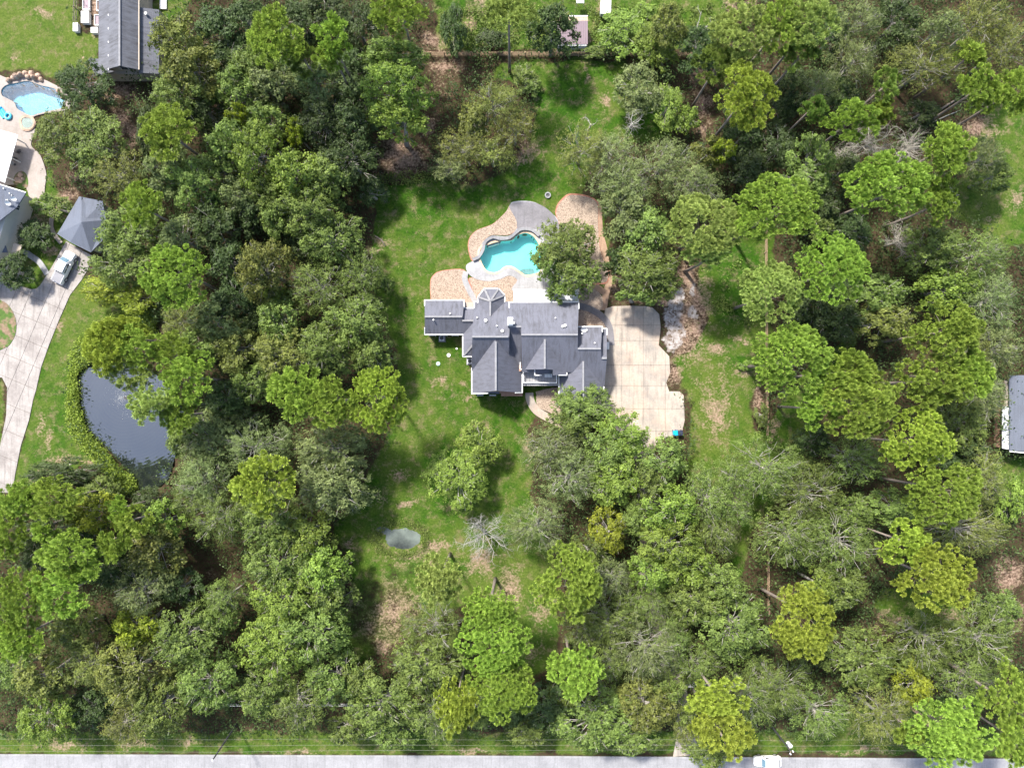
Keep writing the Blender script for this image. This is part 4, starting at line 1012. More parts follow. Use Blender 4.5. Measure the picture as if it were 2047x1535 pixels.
for k, (h, ya, yb, yc, rad, lab) in enumerate(((9.5, 1503, 1501, 1503, .010, 'lowest'), (9.0, 1491, 1491, 1489, .010, 'middle'), (8.2, 1478, 1480, 1476, .008, 'topmost'))):
    P = []
    for x, y in ((-300, ya+1), (440, ya), (1000, yb-1), (1580, yb), (2300, yc)): P.append(W(x, y, h))
    Q = []
    for a, b in zip(P[:-1], P[1:]):
        for j in range(12):
            s = j/12; q = a.lerp(b, s); q.z -= 1.0*4*s*(1-s)*.35; Q.append(q)
    Q.append(P[-1])
    MB().tube(Q, rad, 4, False).build('power_line', M['wire'], None, label=f'{lab} of the three thin wires strung above the road verge in the photo', cat='wire', group='wires along the road')
# pond fountain
p = W(250, 795, 0); fo = thing('pond_fountain', 'small floating fountain spraying white water in the pond', 'fountain', (p.x, p.y, -.22))
MB().tube([(0,0,-.1),(0,0,.14)], .35, 14).tube([(0,0,.14),(0,0,.3)], .08, 8).build('float', M['dark'], fo)
V, Fq = [], []
for k in range(520):
    a = random.uniform(0, 6.283); r = abs(random.gauss(0, 1))*1.7; z = max(.02, 1.3 - .28*r*r*.8 + random.uniform(-.2,.2)) if r < 2 else random.uniform(.0, .1)
    s = random.uniform(.02, .055); c = Vector((r*math.cos(a), r*math.sin(a), z)); i = len(V)
    V += [c + Vector(q)*s for q in ((1,0,0),(-.5,.87,0),(-.5,-.87,0),(0,0,1.4))]; Fq += [[i,i+1,i+3],[i+1,i+2,i+3],[i+2,i,i+3],[i,i+2,i+1]]
sp = link('spray', mesh_py('spray', V, Fq, M['white']), fo); sp['kind'] = 'stuff'

# ------------------------------------------------------------------ vegetation generators
def rdir(n, r): 
    v = r.normal(size=(n, 3)); return v/np.linalg.norm(v, axis=1, keepdims=True)
def leaf_quads(cen, nrm_dir, size, asp, r):
    """rhombic leaves at cen (n,3) with random orientation round nrm_dir"""
    n = len(cen); nd = nrm_dir/np.linalg.norm(nrm_dir, axis=1, keepdims=True)
    t = rdir(n, r); t -= (t*nd).sum(1, keepdims=True)*nd; t /= np.linalg.norm(t, axis=1, keepdims=True); b = np.cross(nd, t)
    s = size[:, None]
    return np.stack([cen - t*s, cen + b*s*asp, cen + t*s, cen - b*s*asp], 1)
def crown_leaf(R, hgt, r, dens=1.0, leaf=.17, asp=.55, flat=.42, nb=None, spray=.45, per=12, droop=0.0, gaps=.0, cl=.27):
    """broadleaf crown: boughs -> sprays -> leaves; returns V,F,v,bough centres"""
    nb = nb or int(12 + R*3.4)
    B = []
    tries = 0
    while len(B) < nb and tries < 4000:
        tries += 1
        a = r.uniform(0, 6.283); q = math.sqrt(r.uniform(0, 1))*.84
        c = np.array([math.cos(a)*q*R, math.sin(a)*q*R]); br = R*r.uniform(cl*.6, cl*1.15)
        if all(np.hypot(*(c - b[:2])) > .62*min(br, b[3])*1.2 for b in B) or tries > 3000:
            z = hgt - flat*hgt*.55*(q/.78)**2 - br*.7 - r.uniform(0, .20)*hgt
            B.append(np.array([c[0], c[1], z, br]))
    cen = []; nr = []; vv = []; 
    for b in B:
        ns = int(dens*7.5*b[3]**2) + 8
        d = rdir(ns, r); d[:, 2] = np.abs(d[:, 2])*1.0 - .25*r.uniform(0, 1, ns)
        rad = b[3]*r.uniform(.72, 1.08, ns)**1.0
        wob = 1 + .30*np.sin(d[:, 0]*5 + b[0])*np.sin(d[:, 1]*5 + b[1])
        sc = b[:3] + d*(rad*wob)[:, None]*np.array([1, 1, .75]); bv = r.uniform(-.12, .12)
        k = per; C_ = np.repeat(sc, k, 0) + r.normal(size=(ns*k, 3))*spray*np.array([.5, .5, .32])
        if droop:
            off = np.repeat(d, k, 0)*r.uniform(0, 1, (ns*k, 1))*droop; C_ += off; C_[:, 2] -= droop*.5*r.uniform(0, 1, ns*k)**2
        cen.append(C_); nn = np.repeat(d, k, 0)*.95 + rdir(ns*k, r)*.65; nn[:, 2] += .45; nr.append(nn)
        vv.append(np.clip(np.repeat(r.normal(.47, .17, ns) + bv, k) + r.normal(0, .11, ns*k), 0, 1))
    cen = np.concatenate(cen); nr = np.concatenate(nr); vv = np.concatenate(vv)
    Q = leaf_quads(cen, nr, leaf*r.uniform(.7, 1.35, len(cen)), asp, r)
    V = Q.reshape(-1, 3); Fc = np.arange(len(V)).reshape(-1, 4)
    return V, Fc, np.repeat(vv, 4), B
def crown_pine(R, hgt, r, dens=1.0):
    nb = int(7 + R*2.4); B = []; tries = 0
    while len(B) < nb and tries < 3000:
        tries += 1
        a = r.uniform(0, 6.283); q = math.sqrt(r.uniform(0, 1))*.80; c = np.array([math.cos(a)*q*R, math.sin(a)*q*R]); br = R*r.uniform(.20, .34)
        if all(np.hypot(*(c - b[:2])) > .8*min(br, b[3]) for b in B) or tries > 2500:
            z = hgt - .9 - 2.8*(R/5.5)*(q/.8)**2 - r.uniform(0, 2.2)*R/5.5; B.append(np.array([c[0], c[1], z, br]))
    T = []; bvs = []
    for b in B:
        n = int(dens*4.2*b[3]**2) + 5; d = rdir(n*5, r); d[:, 2] = np.abs(d[:, 2]) - .12; keep = []
        for q in d:
            p = b[:3] + q*b[3]*np.array([1, 1, .62])
            if all(np.linalg.norm(p - s) > .92 for s in keep): keep.append(p)
            if len(keep) >= n: break
        T += keep; bvs += [r.uniform(-.12, .12)]*len(keep)
    T = np.array(T); bvs = np.array(bvs); nT = len(T); k = 110
    ax = np.concatenate([T[:, :2]*.05/R*3, np.ones((nT, 1))], 1) + r.normal(size=(nT, 3))*.18; ax /= np.linalg.norm(ax, axis=1, keepdims=True)
    d = rdir(nT*k, r); A = np.repeat(ax, k, 0); dot = (d*A).sum(1, keepdims=True); d = d + A*np.where(dot < -.15, -1.5*dot, 0) + A*.22; d /= np.linalg.norm(d, axis=1, keepdims=True)
    ln = np.repeat(r.uniform(.55, .85, nT), k)*r.uniform(.75, 1.1, nT*k); c0 = np.repeat(T, k, 0)
    side = np.cross(d, rdir(nT*k, r)); side /= np.linalg.norm(side, axis=1, keepdims=True); w = .05
    tip = c0 + d*ln[:, None]; base = c0 + d*(ln*.18)[:, None]; mid = c0 + d*(ln*.8)[:, None]
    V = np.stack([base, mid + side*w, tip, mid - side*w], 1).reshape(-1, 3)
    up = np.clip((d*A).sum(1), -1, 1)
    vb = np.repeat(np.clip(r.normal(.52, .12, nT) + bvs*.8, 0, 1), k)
    rim = np.clip(1 - np.abs(up - .15)*1.6, 0, 1)*.75 - .30  # outward needles coloured brighter, upright ones darker, imitating how tufts catch light
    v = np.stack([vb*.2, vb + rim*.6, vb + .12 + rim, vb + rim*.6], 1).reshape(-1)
    return V, np.arange(len(V)).reshape(-1, 4), np.clip(v, 0, 1), B
def limbs(B, hgt, r, trunkr, wander=.5, twigs=2, out=1.0, thin=1.0, topk=.62):
    mb = MB(); bend = Vector((r.normal()*.25, r.normal()*.25, 0))
    tp = [Vector((0, 0, -.3)), Vector((0, 0, hgt*.15)) + bend*.4, Vector((0, 0, hgt*.4)) + bend, Vector((0, 0, hgt*topk)) + bend*1.3]
    mb.tube(tp, [trunkr*1.35, trunkr, trunkr*.8, trunkr*.55], 8, True)
    for b in B:
        e = Vector((b[0]*out, b[1]*out, b[2] + b[3]*.35)); s = tp[2].lerp(tp[3], r.uniform(.2, 1)); pts = [s]
        for k in (1, 2, 3):
            q = s.lerp(e, k/3.0) + Vector(r.normal(size=3))*wander*(.35 if k < 3 else .1); q.z += .25*wander*(1 - abs(k/3 - .5)); pts.append(q)
        r0 = trunkr*.42*thin*max(.45, min(1.2, b[3]/2)); mb.tube(pts, [r0, r0*.75, r0*.5, r0*.3], 5, False)
        for t in range(twigs):
            d = Vector(r.normal(size=3)); d.z = abs(d.z)*.8; d.normalize(); e2 = e + d*b[3]*r.uniform(.7, 1.05); m = pts[2].lerp(e2, .55) + Vector(r.normal(size=3))*.2*wander
            mb.tube([pts[2], m, e2], [r0*.45, r0*.32, max(.018, r0*.14)], 4, False)
    return mb
def trunk_mesh(mb, m): return mesh_py('trunk', mb.v, mb.f, m, True)
def bare_tree(R, hgt, r, m, n0=9, dens=3):
    mb = MB(); tw = MB(); mb.tube([(0,0,-.3),(.1,0,hgt*.3),(.2,.1,hgt*.5)], [.24,.18,.14], 8)
    def grow_(p, d, L, rad, lvl):
        pts = [p]; q = p.copy(); dd = d.copy()
        for k in range(3):
            dd = (dd + Vector(r.normal(size=3))*.28 + Vector((0,0,.06))).normalized(); q = q + dd*L/3; pts.append(q.copy())
        (mb if lvl == 0 else tw).tube(pts, [rad, rad*.8, rad*.6, rad*.4], 5 if lvl < 2 else 3, False)
        if lvl < 3:
            for j in range(dens if lvl else dens + 1):
                s = pts[1 + (j % 3)]; nd = (dd + Vector(r.normal(size=3))*.75).normalized(); grow_(s, nd, L*r.uniform(.45, .7), rad*.5, lvl+1)
    for k in range(n0):
        a = 2*math.pi*k/n0 + r.uniform(-.3,.3); el = r.uniform(.25, 1.0)
        grow_(Vector((.2,.1,hgt*r.uniform(.35,.5))), Vector((math.cos(a), math.sin(a), el)).normalized(), R*r.uniform(.6,.8), .07, 0)
    return mesh_py('trunk', mb.v, mb.f, m, True), mesh_py('crown', tw.v, tw.f, m, True)

STD = {'P': {'S': (2.4, 14), 'M': (3.9, 18), 'L': (5.6, 22)}, 'L': {'S': (2.2, 5), 'M': (4.0, 10), 'L': (6.0, 14)}, 'F': {'S': (2.6, 8), 'M': (4.2, 11), 'L': (6.0, 14)}}
GEO = {}
def get_geo(kind, cls, var):
    key = (kind, cls, var)
    if key in GEO: return GEO[key]
    r = np.random.default_rng(hash((ord(kind), ord(cls), var)) % 100000); R, h = STD[kind][cls]
    if kind == 'P':
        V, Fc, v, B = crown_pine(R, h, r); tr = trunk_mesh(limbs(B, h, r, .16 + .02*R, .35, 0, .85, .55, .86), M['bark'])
    elif kind == 'L':
        V, Fc, v, B = crown_leaf(R, h, r, 1.25 if cls != 'S' else 1.7, .17 if cls != 'S' else .14, .6, .5, per=12, spray=.38 if cls != 'S' else .28)
        tr = trunk_mesh(limbs(B, h, r, .10 + .045*R, .5, 2), M['palebark'])
    else:
        V, Fc, v, B = crown_leaf(R, h, r, 1.15, .17, .26, .45, nb=int(12 + R*3.4), per=13, spray=.34, droop=.8, cl=.25)
        tr = trunk_mesh(limbs(B, h, r, .09 + .035*R, .9, 3, 1.0), M['palebark'])
    GEO[key] = (V, Fc, v, tr); return GEO[key]
CM = {}
def crown_mesh(kind, cls, var, tone):
    key = (kind, cls, var, tone)
    if key not in CM:
        base = (kind, cls, var)
        if base not in CM:
            V, Fc, v, tr = get_geo(kind, cls, var); CM[base] = mesh_np('crown', V, Fc, M[tone], v); CM[key] = CM[base]; CM[base]['tone'] = tone
        elif CM[base]['tone'] == tone: CM[key] = CM[base]
        else: CM[key] = CM[base]      # same data; tone comes from an object-linked slot
    return CM[key]

# trees: kind tone cx cy rx ry height    (P pine, L broadleaf, F feathery, D dead, S shrub)
TREES = """
L d 148 160 50 50 9
L m 105 265 52 55 10
L m 175 275 55 62 11
F o 225 345 48 45 11
L o 335 65 52 52 15
L o 365 125 52 50 15
L d 430 45 48 50 10
L d 445 110 45 40 9
L m 345 180 55 50 14
P b 338 262 52 52 18
L d 285 255 24 50 8
L y 462 215 24 18 15
L m 465 165 45 45 13
L m 440 270 42 45 15
L l 490 290 50 60 17
L m 370 350 55 50 14
L g 320 330 45 45 13
L m 500 110 45 42 13
L d 400 215 42 40 10
L d 560 150 40 40 9
P b 548 65 52 58 21
P b 665 75 36 38 23
P b 660 110 28 25 21
P b 795 20 50 42 21
L d 640 15 48 42 10
L d 710 40 40 45 9
L m 780 92 62 32 14
L l 785 160 70 55 17
L l 785 225 55 40 16
L g 530 160 52 45 13
L g 625 150 45 45 13
L y 582 250 18 26 14
L d 635 235 55 50 13
L d 700 235 48 50 12
L d 690 305 62 50 12
L l 575 335 50 50 16
L m 640 345 50 50 13
F o 990 195 48 40 12
F o 1030 245 38 40 11
F o 925 290 50 38 10
F g 900 330 34 28 8
L o 950 235 34 38 10
F o 985 300 36 30 9
P p 1018 30 46 42 21
L d 905 45 24 48 9
L d 1108 40 50 48 13
L l 1250 55 45 42 6
L l 1300 75 35 38 6
L l 1332 108 26 24 5
L o 1345 35 32 38 11
L d 1408 80 42 42 11
P p 1490 55 62 58 21
P m 1435 130 42 38 18
P y 1497 185 60 62 22
L g 1283 168 46 48 8
L l 1340 205 26 42 7
L l 1375 232 26 26 6
F o 1165 290 45 48 10
F g 1225 310 50 50 10
F g 1250 365 55 45 11
F g 1335 320 55 48 11
F g 1395 365 50 45 11
L o 1425 290 32 26 10
L y 1458 288 22 20 12
L d 1500 335 45 45 9
L d 1490 265 42 35 8
P b 1560 40 42 58 21
P p 1625 40 52 42 22
P m 1600 105 32 32 19
F g 1730 30 44 40 14
F g 1725 110 42 45 14
L d 1810 30 50 48 10
F g 1895 48 40 30 15
F o 1865 120 70 46 13
P b 1945 108 28 30 18
P b 1970 168 40 44 19
P b 2030 180 36 42 19
F o 1985 28 52 42 14
F o 2030 80 38 48 13
P m 1772 172 26 34 19
P b 1705 238 50 34 20
P b 1765 222 22 22 18
P m 1628 215 26 24 18
F g 1645 160 42 32 13
L d 1590 170 38 45 9
L d 1690 180 38 38 9
P b 1892 297 47 54 23
F g 1985 300 44 36 14
L m 2000 345 38 30 9
P b 1780 370 78 62 23
L m 1630 320 50 60 13
L d 1565 285 38 45 9
L d 1700 335 34 40 9
P b 1880 400 34 42 19
P b 1550 420 80 64 22
L d 1650 400 38 45 9
L m 82 405 26 20 4
L m 115 415 28 22 4
L d 62 466 31 29 4
L d 18 535 32 34 6
L m 245 450 62 50 11
L m 225 515 58 48 11
P b 280 412 40 44 19
P b 350 552 66 58 20
L y 200 578 46 28 6
L y 262 592 38 30 7
L o 508 530 48 60 17
L d 420 440 50 50 11
L d 445 520 42 45 10
L g 350 470 40 45 12
P y 205 700 44 52 20
P b 272 692 50 44 19
P p 255 740 42 36 18
L g 420 640 50 44 13
F o 350 640 32 38 10
L m 375 695 46 44 12
L o 455 690 42 48 12
L m 500 760 42 42 10
P b 372 755 52 46 20
P p 306 808 46 40 20
P b 355 825 42 38 18
L m 600 410 62 45 15
L m 650 465 60 50 14
L m 545 430 30 40 12
F m 630 565 56 48 13
F m 715 545 38 46 12
L m 700 640 62 52 14
L m 640 695 55 50 13
L m 735 700 38 45 12
L m 545 630 42 48 13
L o 555 705 58 52 13
L l 540 590 24 24 12
P b 590 790 56 54 21
P b 660 800 50 50 21
P y 752 795 52 62 21
L d 610 480 45 30 8
L m 1135 490 58 55 10
L m 1160 550 42 40 10
L m 1095 520 32 38 9
L m 1125 580 26 20 8
L g 1255 410 46 55 11
L m 1300 460 48 50 11
L m 1300 540 66 52 11
L m 1280 590 40 22 9
L d 1232 515 24 26 8
P p 1412 450 68 58 20
P p 1420 505 45 28 18
P p 1543 585 60 58 20
P b 1672 535 60 68 22
L m 1645 450 32 26 8
L d 1710 460 40 36 8
L m 1885 490 58 45 12
F m 1975 505 60 48 12
L l 1915 570 60 38 11
L m 1765 585 55 42 11
L o 1785 640 48 38 11
L d 1690 640 48 42 10
L d 1640 600 42 48 9
P b 1895 662 66 60 22
P b 1585 720 76 66 23
P b 1690 745 58 42 22
P b 1725 805 75 62 23
P b 1645 815 42 40 20
P b 1870 762 58 50 21
P b 1948 745 45 48 21
F g 2000 600 50 58 12
F g 2010 695 45 52 12
F g 1988 785 36 38 10
P y 1840 888 62 60 22
P b 1898 985 66 60 22
L m 1940 850 50 52 11
F o 1950 1065 80 48 13
F o 1985 960 45 50 12
F m 1545 935 72 60 12
F m 1620 985 70 58 12
F m 1590 1075 70 58 12
F m 1690 1095 68 62 13
F m 1715 920 58 44 12
L d 1630 880 36 30 7
L m 1800 1020 48 36 9
L l 2035 1000 30 48 8
P y 1812 1085 52 42 20
P y 1872 1155 70 66 22
L m 1165 815 58 42 8
L m 1135 850 40 30 8
F p 1100 900 56 48 10
F p 1140 955 58 50 11
L l 1250 870 48 42 10
L m 1215 905 42 48 10
L l 1235 960 46 50 11
L m 1330 925 46 44 9
L m 1300 965 32 42 9
F p 1080 1060 62 48 12
L y 1220 1065 34 44 10
L l 1345 1025 52 42 13
L l 1345 1095 62 48 14
L l 1385 1145 52 42 13
L l 1305 1150 40 42 13
F m 1420 1000 44 56 11
F m 1440 1070 40 45 11
F g 500 895 62 52 13
L g 655 905 68 48 13
L g 655 975 72 58 13
P y 522 972 54 56 20
L l 955 890 42 42 8
L l 910 965 54 56 9
L m 520 1050 58 54 13
L l 600 1070 52 48 12
L m 545 1135 66 52 14
L l 635 1150 52 48 13
P p 880 1158 44 52 20
P b 40 1000 46 42 19
P b 105 1000 58 40 20
L d 110 948 66 26 8
L m 190 990 36 32 8
P b 86 1065 24 26 18
L y 165 1035 48 42 14
L d 290 1005 34 26 6
P b 238 1018 24 22 16
P b 268 1042 32 34 17
P b 228 1085 26 40 18
L l 312 1045 34 40 11
F p 388 962 50 50 13
F m 425 1035 58 52 13
L o 290 1110 55 48 14
P b 130 1115 62 44 20
L d 60 1100 48 56 12
P b 15 1070 34 42 18
L g 402 880 56 50 12
P b 120 1185 58 44 20
P b 38 1195 48 66 20
P b 30 1275 46 42 19
L o 130 1270 44 42 12
F p 265 1185 52 48 14
L y 250 1265 44 38 14
L o 60 1365 52 48 14
F o 160 1340 44 40 13
L m 350 1290 66 56 14
L o 235 1365 70 62 15
L m 300 1430 58 56 15
L m 400 1385 58 56 14
L l 65 1450 52 56 13
L d 165 1430 42 38 9
F m 440 1200 40 34 12
L m 430 1245 34 34 11
L m 10 1350 34 36 10
F o 240 1460 45 36 10
L l 555 1205 66 56 14
L m 600 1275 76 56 14
L l 530 1315 62 56 14
L m 520 1400 56 48 13
L m 655 1370 52 48 12
F m 590 1420 58 46 13
L m 640 1195 52 48 12
F m 860 1260 58 56 11
L m 850 1340 70 56 12
L m 765 1420 74 52 12
L m 780 1475 46 36 10
P b 985 1215 52 42 20
P b 985 1290 70 56 22
P b 1005 1385 60 58 22
P y 915 1410 42 58 21
F m 870 1440 52 48 11
L m 710 1370 44 46 10
L m 690 1470 40 26 9
P b 1135 1175 62 72 21
F p 1225 1162 40 34 12
F m 1225 1245 56 42 12
F m 1180 1270 42 38 11
F p 1300 1300 72 64 13
P b 1150 1350 52 52 20
F m 1220 1335 42 42 11
L d 1095 1430 52 46 9
L m 1190 1455 74 56 13
L o 1300 1420 54 52 12
L m 1270 1490 50 28 10
P y 1435 1395 58 40 20
P y 1445 1470 52 56 20
L m 1400 1210 58 48 13
L m 1480 1265 72 66 14
L m 1450 1180 46 40 12
F m 1405 1335 48 38 11
F m 1515 1400 50 64 13
P y 1610 1245 60 70 22
L m 1690 1185 54 44 13
F m 1570 1375 58 58 13
F m 1650 1435 64 52 13
L m 1735 1335 68 52 12
F o 1775 1445 58 62 13
L y 1845 1380 34 44 12
F m 1875 1290 76 56 13
F m 1980 1285 66 62 13
F m 1955 1365 56 48 12
P b 2020 1395 46 58 21
P b 1910 1470 78 64 22
P b 1818 1458 28 30 17
L m 2020 1225 36 32 9
P b 2030 1480 34 48 20
L m 1420 1520 42 26 10
L l 1655 1180 30 34 13
L m 45 490 12 10 1.5
L m 1050 150 24 24 3
L m 1062 168 18 18 2.5
L d 980 75 26 20 3
L m 1190 102 40 12 2
L m 1240 80 14 34 2
L l 1495 730 16 10 1.5
L m 1525 830 14 22 2
L l 1300 20 30 24 4
L d 700 130 36 42 9
L d 590 30 40 40 9
L d 480 30 45 40 10
L d 500 400 40 45 10
L d 460 600 46 42 10
L d 500 640 40 36 9
L d 440 800 42 40 9
L d 470 850 38 36 8
L d 740 380 30 26 6
L d 1680 60 32 44 10
L d 1850 220 36 26 6
L d 1560 200 36 34 8
L d 1700 580 34 30 8
L d 1950 900 40 36 8
L d 150 1080 40 42 10
L d 200 1140 46 42 11
L d 350 1180 40 34 9
L d 1900 920 30 30 8
L d 700 180 38 48 10
L m 520 230 44 42 13
L m 430 330 38 36 13
L g 465 380 40 38 12
L m 530 380 40 38 13
P m 605 120 30 30 17
L m 765 560 18 22 6
L d 1030 1420 34 44 8
L m 1850 1330 40 34 10
L m 1370 1440 24 26 7
F m 1318 1215 34 40 11
F m 1350 1290 36 44 11
L m 1345 1380 34 34 9
F o 1372 1470 22 24 8
F m 1480 955 40 40 11
F m 1478 1020 34 40 11
F g 1985 800 40 42 11
F o 1960 700 34 40 11
L m 352 880 32 32 9
P b 340 705 40 36 18
P y 235 668 46 32 19
F m 375 1000 40 36 11
L m 1275 1040 30 36 9
L m 1180 1110 34 34 9
L d 1160 1200 24 40 7
F m 1270 1210 36 34 10
L m 1720 1030 34 34 10
L m 960 1430 44 36 9
L m 1055 1470 44 30 9
L d 1640 1310 34 30 7
L m 1130 1400 30 26 8
"""
LM = [(1080,690,'main house'),(1010,510,'turquoise pool'),(230,850,'pond'),(127,535,'white pickup'),(160,450,'blue-roofed garage'),(240,70,'upper-left grey roof'),(60,190,'deep blue pool'),
 (1150,70,'mauve shed'),(1350,868,'wheelie bins'),(800,1075,'small puddle'),(965,1070,'grey dead tree'),(2030,830,'right-edge building'),(1385,50,'white dead tree'),(0,1535,'lower-left corner'),
 (2047,1535,'lower-right corner'),(2047,0,'upper-right corner'),(650,0,'top edge left of centre'),(1655,880,'red bare patch'),(415,1150,'brown clearing at lower left'),(440,1503,'left utility pole'),
 (1575,1490,'white car by the road'),(1730,1290,'sandy clearing at lower right'),(1810,220,'brown clearing at upper right'),(1350,650,'white rubble patch'),(1380,1490,'driveway mouth'),
 (720,1240,'grassy clearing at lower middle'),(1950,400,'right-hand green lawn'),(480,640,'forest left of the house'),(1533,400,'right side fence'),(60,450,'cream left-edge house'),(1060,1280,'brown patch at bottom centre'),
 (800,330,'sandy bank above the lawn'),(1745,995,'small red clearing at right'),(400,350,'upper-left woods'),(1300,1000,'shaded driveway'),(1790,500,'grey leafless tree at right')]
DIRS = ['right of', 'upper right of', 'above', 'upper left of', 'left of', 'lower left of', 'below', 'lower right of']
KW = {'P': ('pine_tree', 'tufted pine', 'pine tree'), 'L': ('broadleaf_tree', 'leafy tree', 'tree'), 'F': ('feathery_tree', 'feathery tree', 'tree'), 'S': ('shrub', 'leafy shrub', 'shrub')}
ORD = ['', 'second', 'third', 'fourth', 'fifth', 'sixth', 'seventh', 'eighth', 'ninth', 'tenth']
rows = []
for ln in TREES.strip().splitlines():
    k, t, *n = ln.split(); rows.append([k, t] + [float(x) for x in n])
lab = {}
for i, (k, t, cx, cy, rx, ry, h) in enumerate(rows):
    kk = 'S' if (k == 'L' and h <= 5) else k
    tone = ('P' if k == 'P' else 'L') + {'p': ('p' if k == 'P' else 'g')}.get(t, t)
    j = min(range(len(LM)), key=lambda q: math.hypot(LM[q][0]-cx, LM[q][1]-cy)); dx = cx - LM[j][0]; dy = LM[j][1] - cy
    d = DIRS[int(round(math.degrees(math.atan2(dy, dx))/45)) % 8]
    lab.setdefault((LEAF[tone][0], KW[kk][1], d, LM[j][2]), []).append((math.hypot(dx, dy), i, tone, kk))
labels = {}
for (tone_w, kw, d, lm), lst in lab.items():
    lst.sort()
    for q, (_, i, tone, kk) in enumerate(lst):
        if len(lst) == 1: s = f'{tone_w} {kw} {d} the {lm}'
        else: s = (f'nearest {tone_w} {kw} {d} the {lm}' if q == 0 else f'{ORD[q]} nearest {tone_w} {kw} {d} the {lm}')
        labels[i] = (s, tone, kk)
GR = {'P': 'tufted pines of the woods', 'L': 'broadleaf trees of the woods', 'F': 'feathery grey-branched trees', 'S': 'garden and fence shrubs'}
NV = {('P','S'): 4, ('P','M'): 7, ('P','L'): 9, ('L','S'): 5, ('L','M'): 9, ('L','L'): 9, ('F','S'): 3, ('F','M'): 7, ('F','L'): 7}
for i, (k, t, cx, cy, rx, ry, h) in enumerate(rows):
    s, tone, kk = labels[i]; hc = h*.86; p = W(cx, cy, hc); m_ = (H - hc)/F; gf = 1.12 if k == 'P' else 1.2; rxm, rym = rx*m_*gf, ry*m_*gf; R = math.sqrt(rxm*rym)
    cl = min(STD[k], key=lambda c: abs(math.log(STD[k][c][0]/R))); R0, h0 = STD[k][cl]; var = (i*7 + int(cx)) % NV[(k, cl)]
    o = thing(KW[kk][0], s, KW[kk][2], (p.x, p.y, 0), 0, GR[kk])
    q = random.randrange(4); o.rotation_euler = (0, 0, q*math.pi/2)
    o.scale = ((rxm/R0, rym/R0, h/h0) if q % 2 == 0 else (rym/R0, rxm/R0, h/h0))
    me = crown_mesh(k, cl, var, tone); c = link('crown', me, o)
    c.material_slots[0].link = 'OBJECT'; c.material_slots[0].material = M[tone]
    link('trunk', GEO[(k, cl, var)][3], o)

# dead trees
def dead(px, py, R, h, label, seed, m='deadwood', n0=9, dens=3, name='dead_tree'):
    r = np.random.default_rng(seed); a, b = bare_tree(R, h, r, M[m], n0, dens); p = W(px, py, h*.6)
    t = thing(name, label, 'dead tree', (p.x, p.y, 0)); link('trunk', a, t); link('crown', b, t); return t
M['greytwig'] = mat('grey_twigs', (.36, .33, .28), .95, .2, 3)
dead(965, 1070, 5.4, 9, 'pale grey leafless twiggy tree right of the small puddle', 3, n0=12, dens=4)
dead(1395, 55, 4.2, 12, 'tall bleached dead tree with long limbs at the top of the photo', 5, n0=4, dens=2)
dead(1180, 245, 2.2, 10, 'white snag sticking up beside the sandy track in the back yard', 6, n0=3, dens=2)
dead(1262, 245, 3.0, 10, 'bleached branching snag left of the sage round tree shadow', 8, n0=6, dens=3)
dead(1800, 480, 4.2, 9, 'grey leafless tree over a brown patch right of the pine', 11, 'greytwig', 11, 4)
dead(1745, 280, 4.4, 13, 'greyish leafless feathery tree left of the tall pine at upper right', 12, 'greytwig', 12, 4)
dead(1820, 295, 4.2, 12, 'greyish leafless feathery tree just left of the round bright pine', 13, 'greytwig', 12, 4)
dead(1700, 300, 2.6, 11, 'small grey leafless tree at the left end of the grey pair', 14, 'greytwig', 9, 4)
dead(1215, 1395, 3.0, 11, 'bare tan branches over the white fence near the bottom', 15, 'greytwig', 9, 3)
dead(820, 1310, 3.4, 11, 'pale bare branches left of the bright pines at bottom centre', 16, 'palebark', 6, 3)
dead(1285, 355, 3.2, 12, 'bleached twigs in the grey-green canopy above the pool', 18, 'deadwood', 6, 3)
dead(1920, 1395, 3.2, 11, 'broken bare tree left of the pine at the lower right', 19, 'palebark', 6, 3)
# leaning trunk and log pile
p = W(1900, 397, .3); bp = thing('brush_pile', 'heap of cut grey branches at the edge of the right-hand lawn', 'brush pile', p)
for k in range(26):
    a = random.uniform(0, 3.14); L_ = random.uniform(.8, 1.9); c = Vector((random.gauss(0,.45), random.gauss(0,.6), random.uniform(.05,.6))); d = Vector((math.cos(a), math.sin(a), random.uniform(-.15,.15)))*L_/2
    MB().tube([c-d, c+d], [.07,.04], 5).build('branch', M['palebark'], bp)
def fallen(px0, py0, px1, py1, rad, label, m='bark'):
    a = W(px0, py0, rad); b = W(px1, py1, rad); mid = a.lerp(b, .5) + Vector((.2, .2, .0))
    MB().tube([a, mid, b], [rad, rad*.85, rad*.6], 8).build('log_bar', M[m], None, True, label=label, cat='log')
fallen(1845, 242, 1930, 188, .22, 'long dark fallen trunk across the brown clearing at upper right')  # dark tapered bar laid flat on the ground
fallen(1858, 248, 1922, 220, .12, 'thinner pale fallen trunk below the dark one at upper right', 'palebark')
fallen(750, 472, 770, 492, .14, 'dark log on the bare patch at the left edge of the lawn')

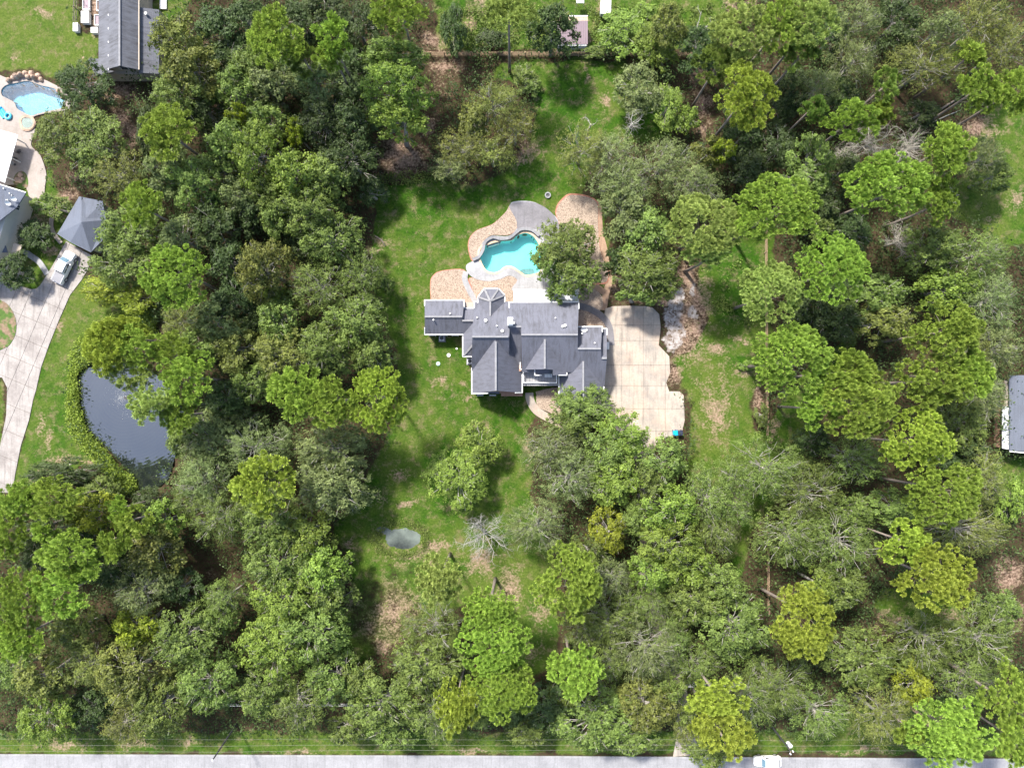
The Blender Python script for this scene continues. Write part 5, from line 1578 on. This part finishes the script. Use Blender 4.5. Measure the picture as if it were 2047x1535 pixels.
# ------------------------------------------------------------------ undergrowth, weeds, pond plants (uncountable stuff)
def scatter(name, label, P, hmin, hmax, rad, per, leaf, asp, tone, seed):
    r = np.random.default_rng(seed); n = len(P); k = per
    cen = np.zeros((n, 3)); cen[:, :2] = P; cen[:, 2] = r.uniform(hmin, hmax, n)
    c = np.repeat(cen, k, 0) + r.normal(size=(n*k, 3))*np.array([rad, rad, rad*.5]); c[:, 2] = np.maximum(c[:, 2], .03)
    nr = rdir(n*k, r)*.8; nr[:, 2] += .6
    Q = leaf_quads(c, nr, leaf*r.uniform(.6, 1.4, n*k), asp, r); V = Q.reshape(-1, 3)
    v = np.repeat(np.clip(np.repeat(r.normal(.52, .2, n), k) + r.normal(0, .15, n*k), 0, 1), 4)
    return link(name, mesh_np(name, V, np.arange(len(V)).reshape(-1, 4), M[tone], v), None, label=label, cat='plants', kind='stuff')
def sample(n, cond, x0, x1, y0, y1, seed):
    r = np.random.default_rng(seed); x = r.uniform(x0, x1, n); y = r.uniform(y0, y1, n); k = cond(x, y); x, y = x[k], y[k]
    return np.stack([(x - NX)*H/F, (NY - y)*H/F], 1)
ix = lambda x: np.clip(np.searchsorted(gx, (x - NX)*H/F), 0, len(gx)-1); iy = lambda y: np.clip(np.searchsorted(gy, (NY - y)*H/F), 0, len(gy)-1)
HARD = [DRIVE, grow(NDRIVE, 12), grow(NDECK, 10), grow(POND, -2), [(1190,590),(1440,590),(1440,760),(1345,780),(1190,600)], [(0,130),(150,150),(160,250),(100,400),(0,640)], [(840,570),(1240,570),(1240,900),(840,800)], [(900,370),(1240,370),(1240,600),(900,600)], POND, [(175,-20),(330,-20),(330,160),(175,160)], [(1300,540),(1420,540),(1420,740),(1300,720)],
        [(110,390),(220,390),(220,520),(110,520)], [(-60,1500),(2200,1500),(2200,1700),(-60,1700)], [(1600,830),(1700,830),(1700,920),(1600,920)], [(1715,960),(1785,960),(1785,1030),(1715,1030)], [(375,1100),(460,1100),(460,1190),(375,1190)], [(1760,180),(1880,180),(1880,260),(1760,260)]]
def forest(x, y):
    g = grass[iy(y), ix(x)]; s = sand[iy(y), ix(x)]; k = (g < .4) & (s < .25)
    for h in HARD: k &= ~inpoly(x, y, h)
    return k
scatter('undergrowth', 'dark leafy undergrowth between the trees of the woods', sample(24000, forest, -40, 2090, -40, 1480, 1), .3, 4.2, .60, 15, .20, .55, 'Ld', 21)
def edge(x, y):
    g = grass[iy(y), ix(x)]; k = (g > .4) & (vnoise(x, y, 60, 31) > .28)
    for h in HARD: k &= ~inpoly(x, y, h)
    return k
scatter('weeds', 'low bright weeds scattered over the lawns', sample(5200, edge, -20, 2060, -20, 1500, 2), .04, .25, .30, 7, .12, .5, 'Ll', 22)
BAND = [(155,735),(150,800),(160,860),(185,890),(215,920),(240,955),(262,985),(285,985),(255,945),(222,900),(190,872),(168,840),(160,790),(165,745),(210,690),(250,640),(290,610),(240,615),(190,655),(165,700)]
BAND2 = curve([(150,700),(142,760),(138,820),(150,870),(180,905),(210,940),(235,975),(265,985),(270,960),(235,930),(205,895),(178,868),(163,838),(155,790),(158,745),(190,720),(240,690),(300,680),(310,640),(260,625),(200,650)], 4)
band = lambda x, y: inpoly(x + 5*vnoise(x, y, 15, 3), y + 5*vnoise(x, y, 15, 4), BAND2)
scatter('water_plants', 'bright green marsh plants fringing the pond', sample(26000, band, 100, 340, 590, 1000, 3), .1, .8, .30, 9, .15, .6, 'Pb', 23)
hedge = lambda x, y: inpoly(x, y, [(735,352),(870,345),(900,352),(870,362),(740,372)]) | inpoly(x, y, [(1440,520),(1520,520),(1520,660),(1420,620)]) & (vnoise(x, y, 25, 8) > .2) | inpoly(x, y, [(880,20),(1470,10),(1440,98),(880,98)]) & (vnoise(x, y, 22, 9) > -.05)
scatter('ground_cover', 'low green ground cover along the fence and yard edges', sample(30000, lambda x, y: hedge(x, y) & ~inpoly(x, y, [(1100,20),(1180,20),(1180,100),(1100,100)]), 730, 1530, 0, 670, 4), .1, .6, .35, 9, .17, .5, 'Lm', 24)

pr_ = np.random.default_rng(5); a_ = pr_.uniform(0, 6.283, 420); q_ = 1 + np.abs(pr_.normal(0, .16, 420))
PR = np.stack([803 + np.cos(a_)*46*q_, 1077 + np.sin(a_)*29*q_], 1); PR = np.stack([(PR[:, 0]-NX)*H/F, (NY-PR[:, 1])*H/F], 1)
scatter('marsh_grass', 'low marsh grass round the edge of the small puddle', PR, .0, .18, .30, 10, .12, .4, 'Lm', 25)
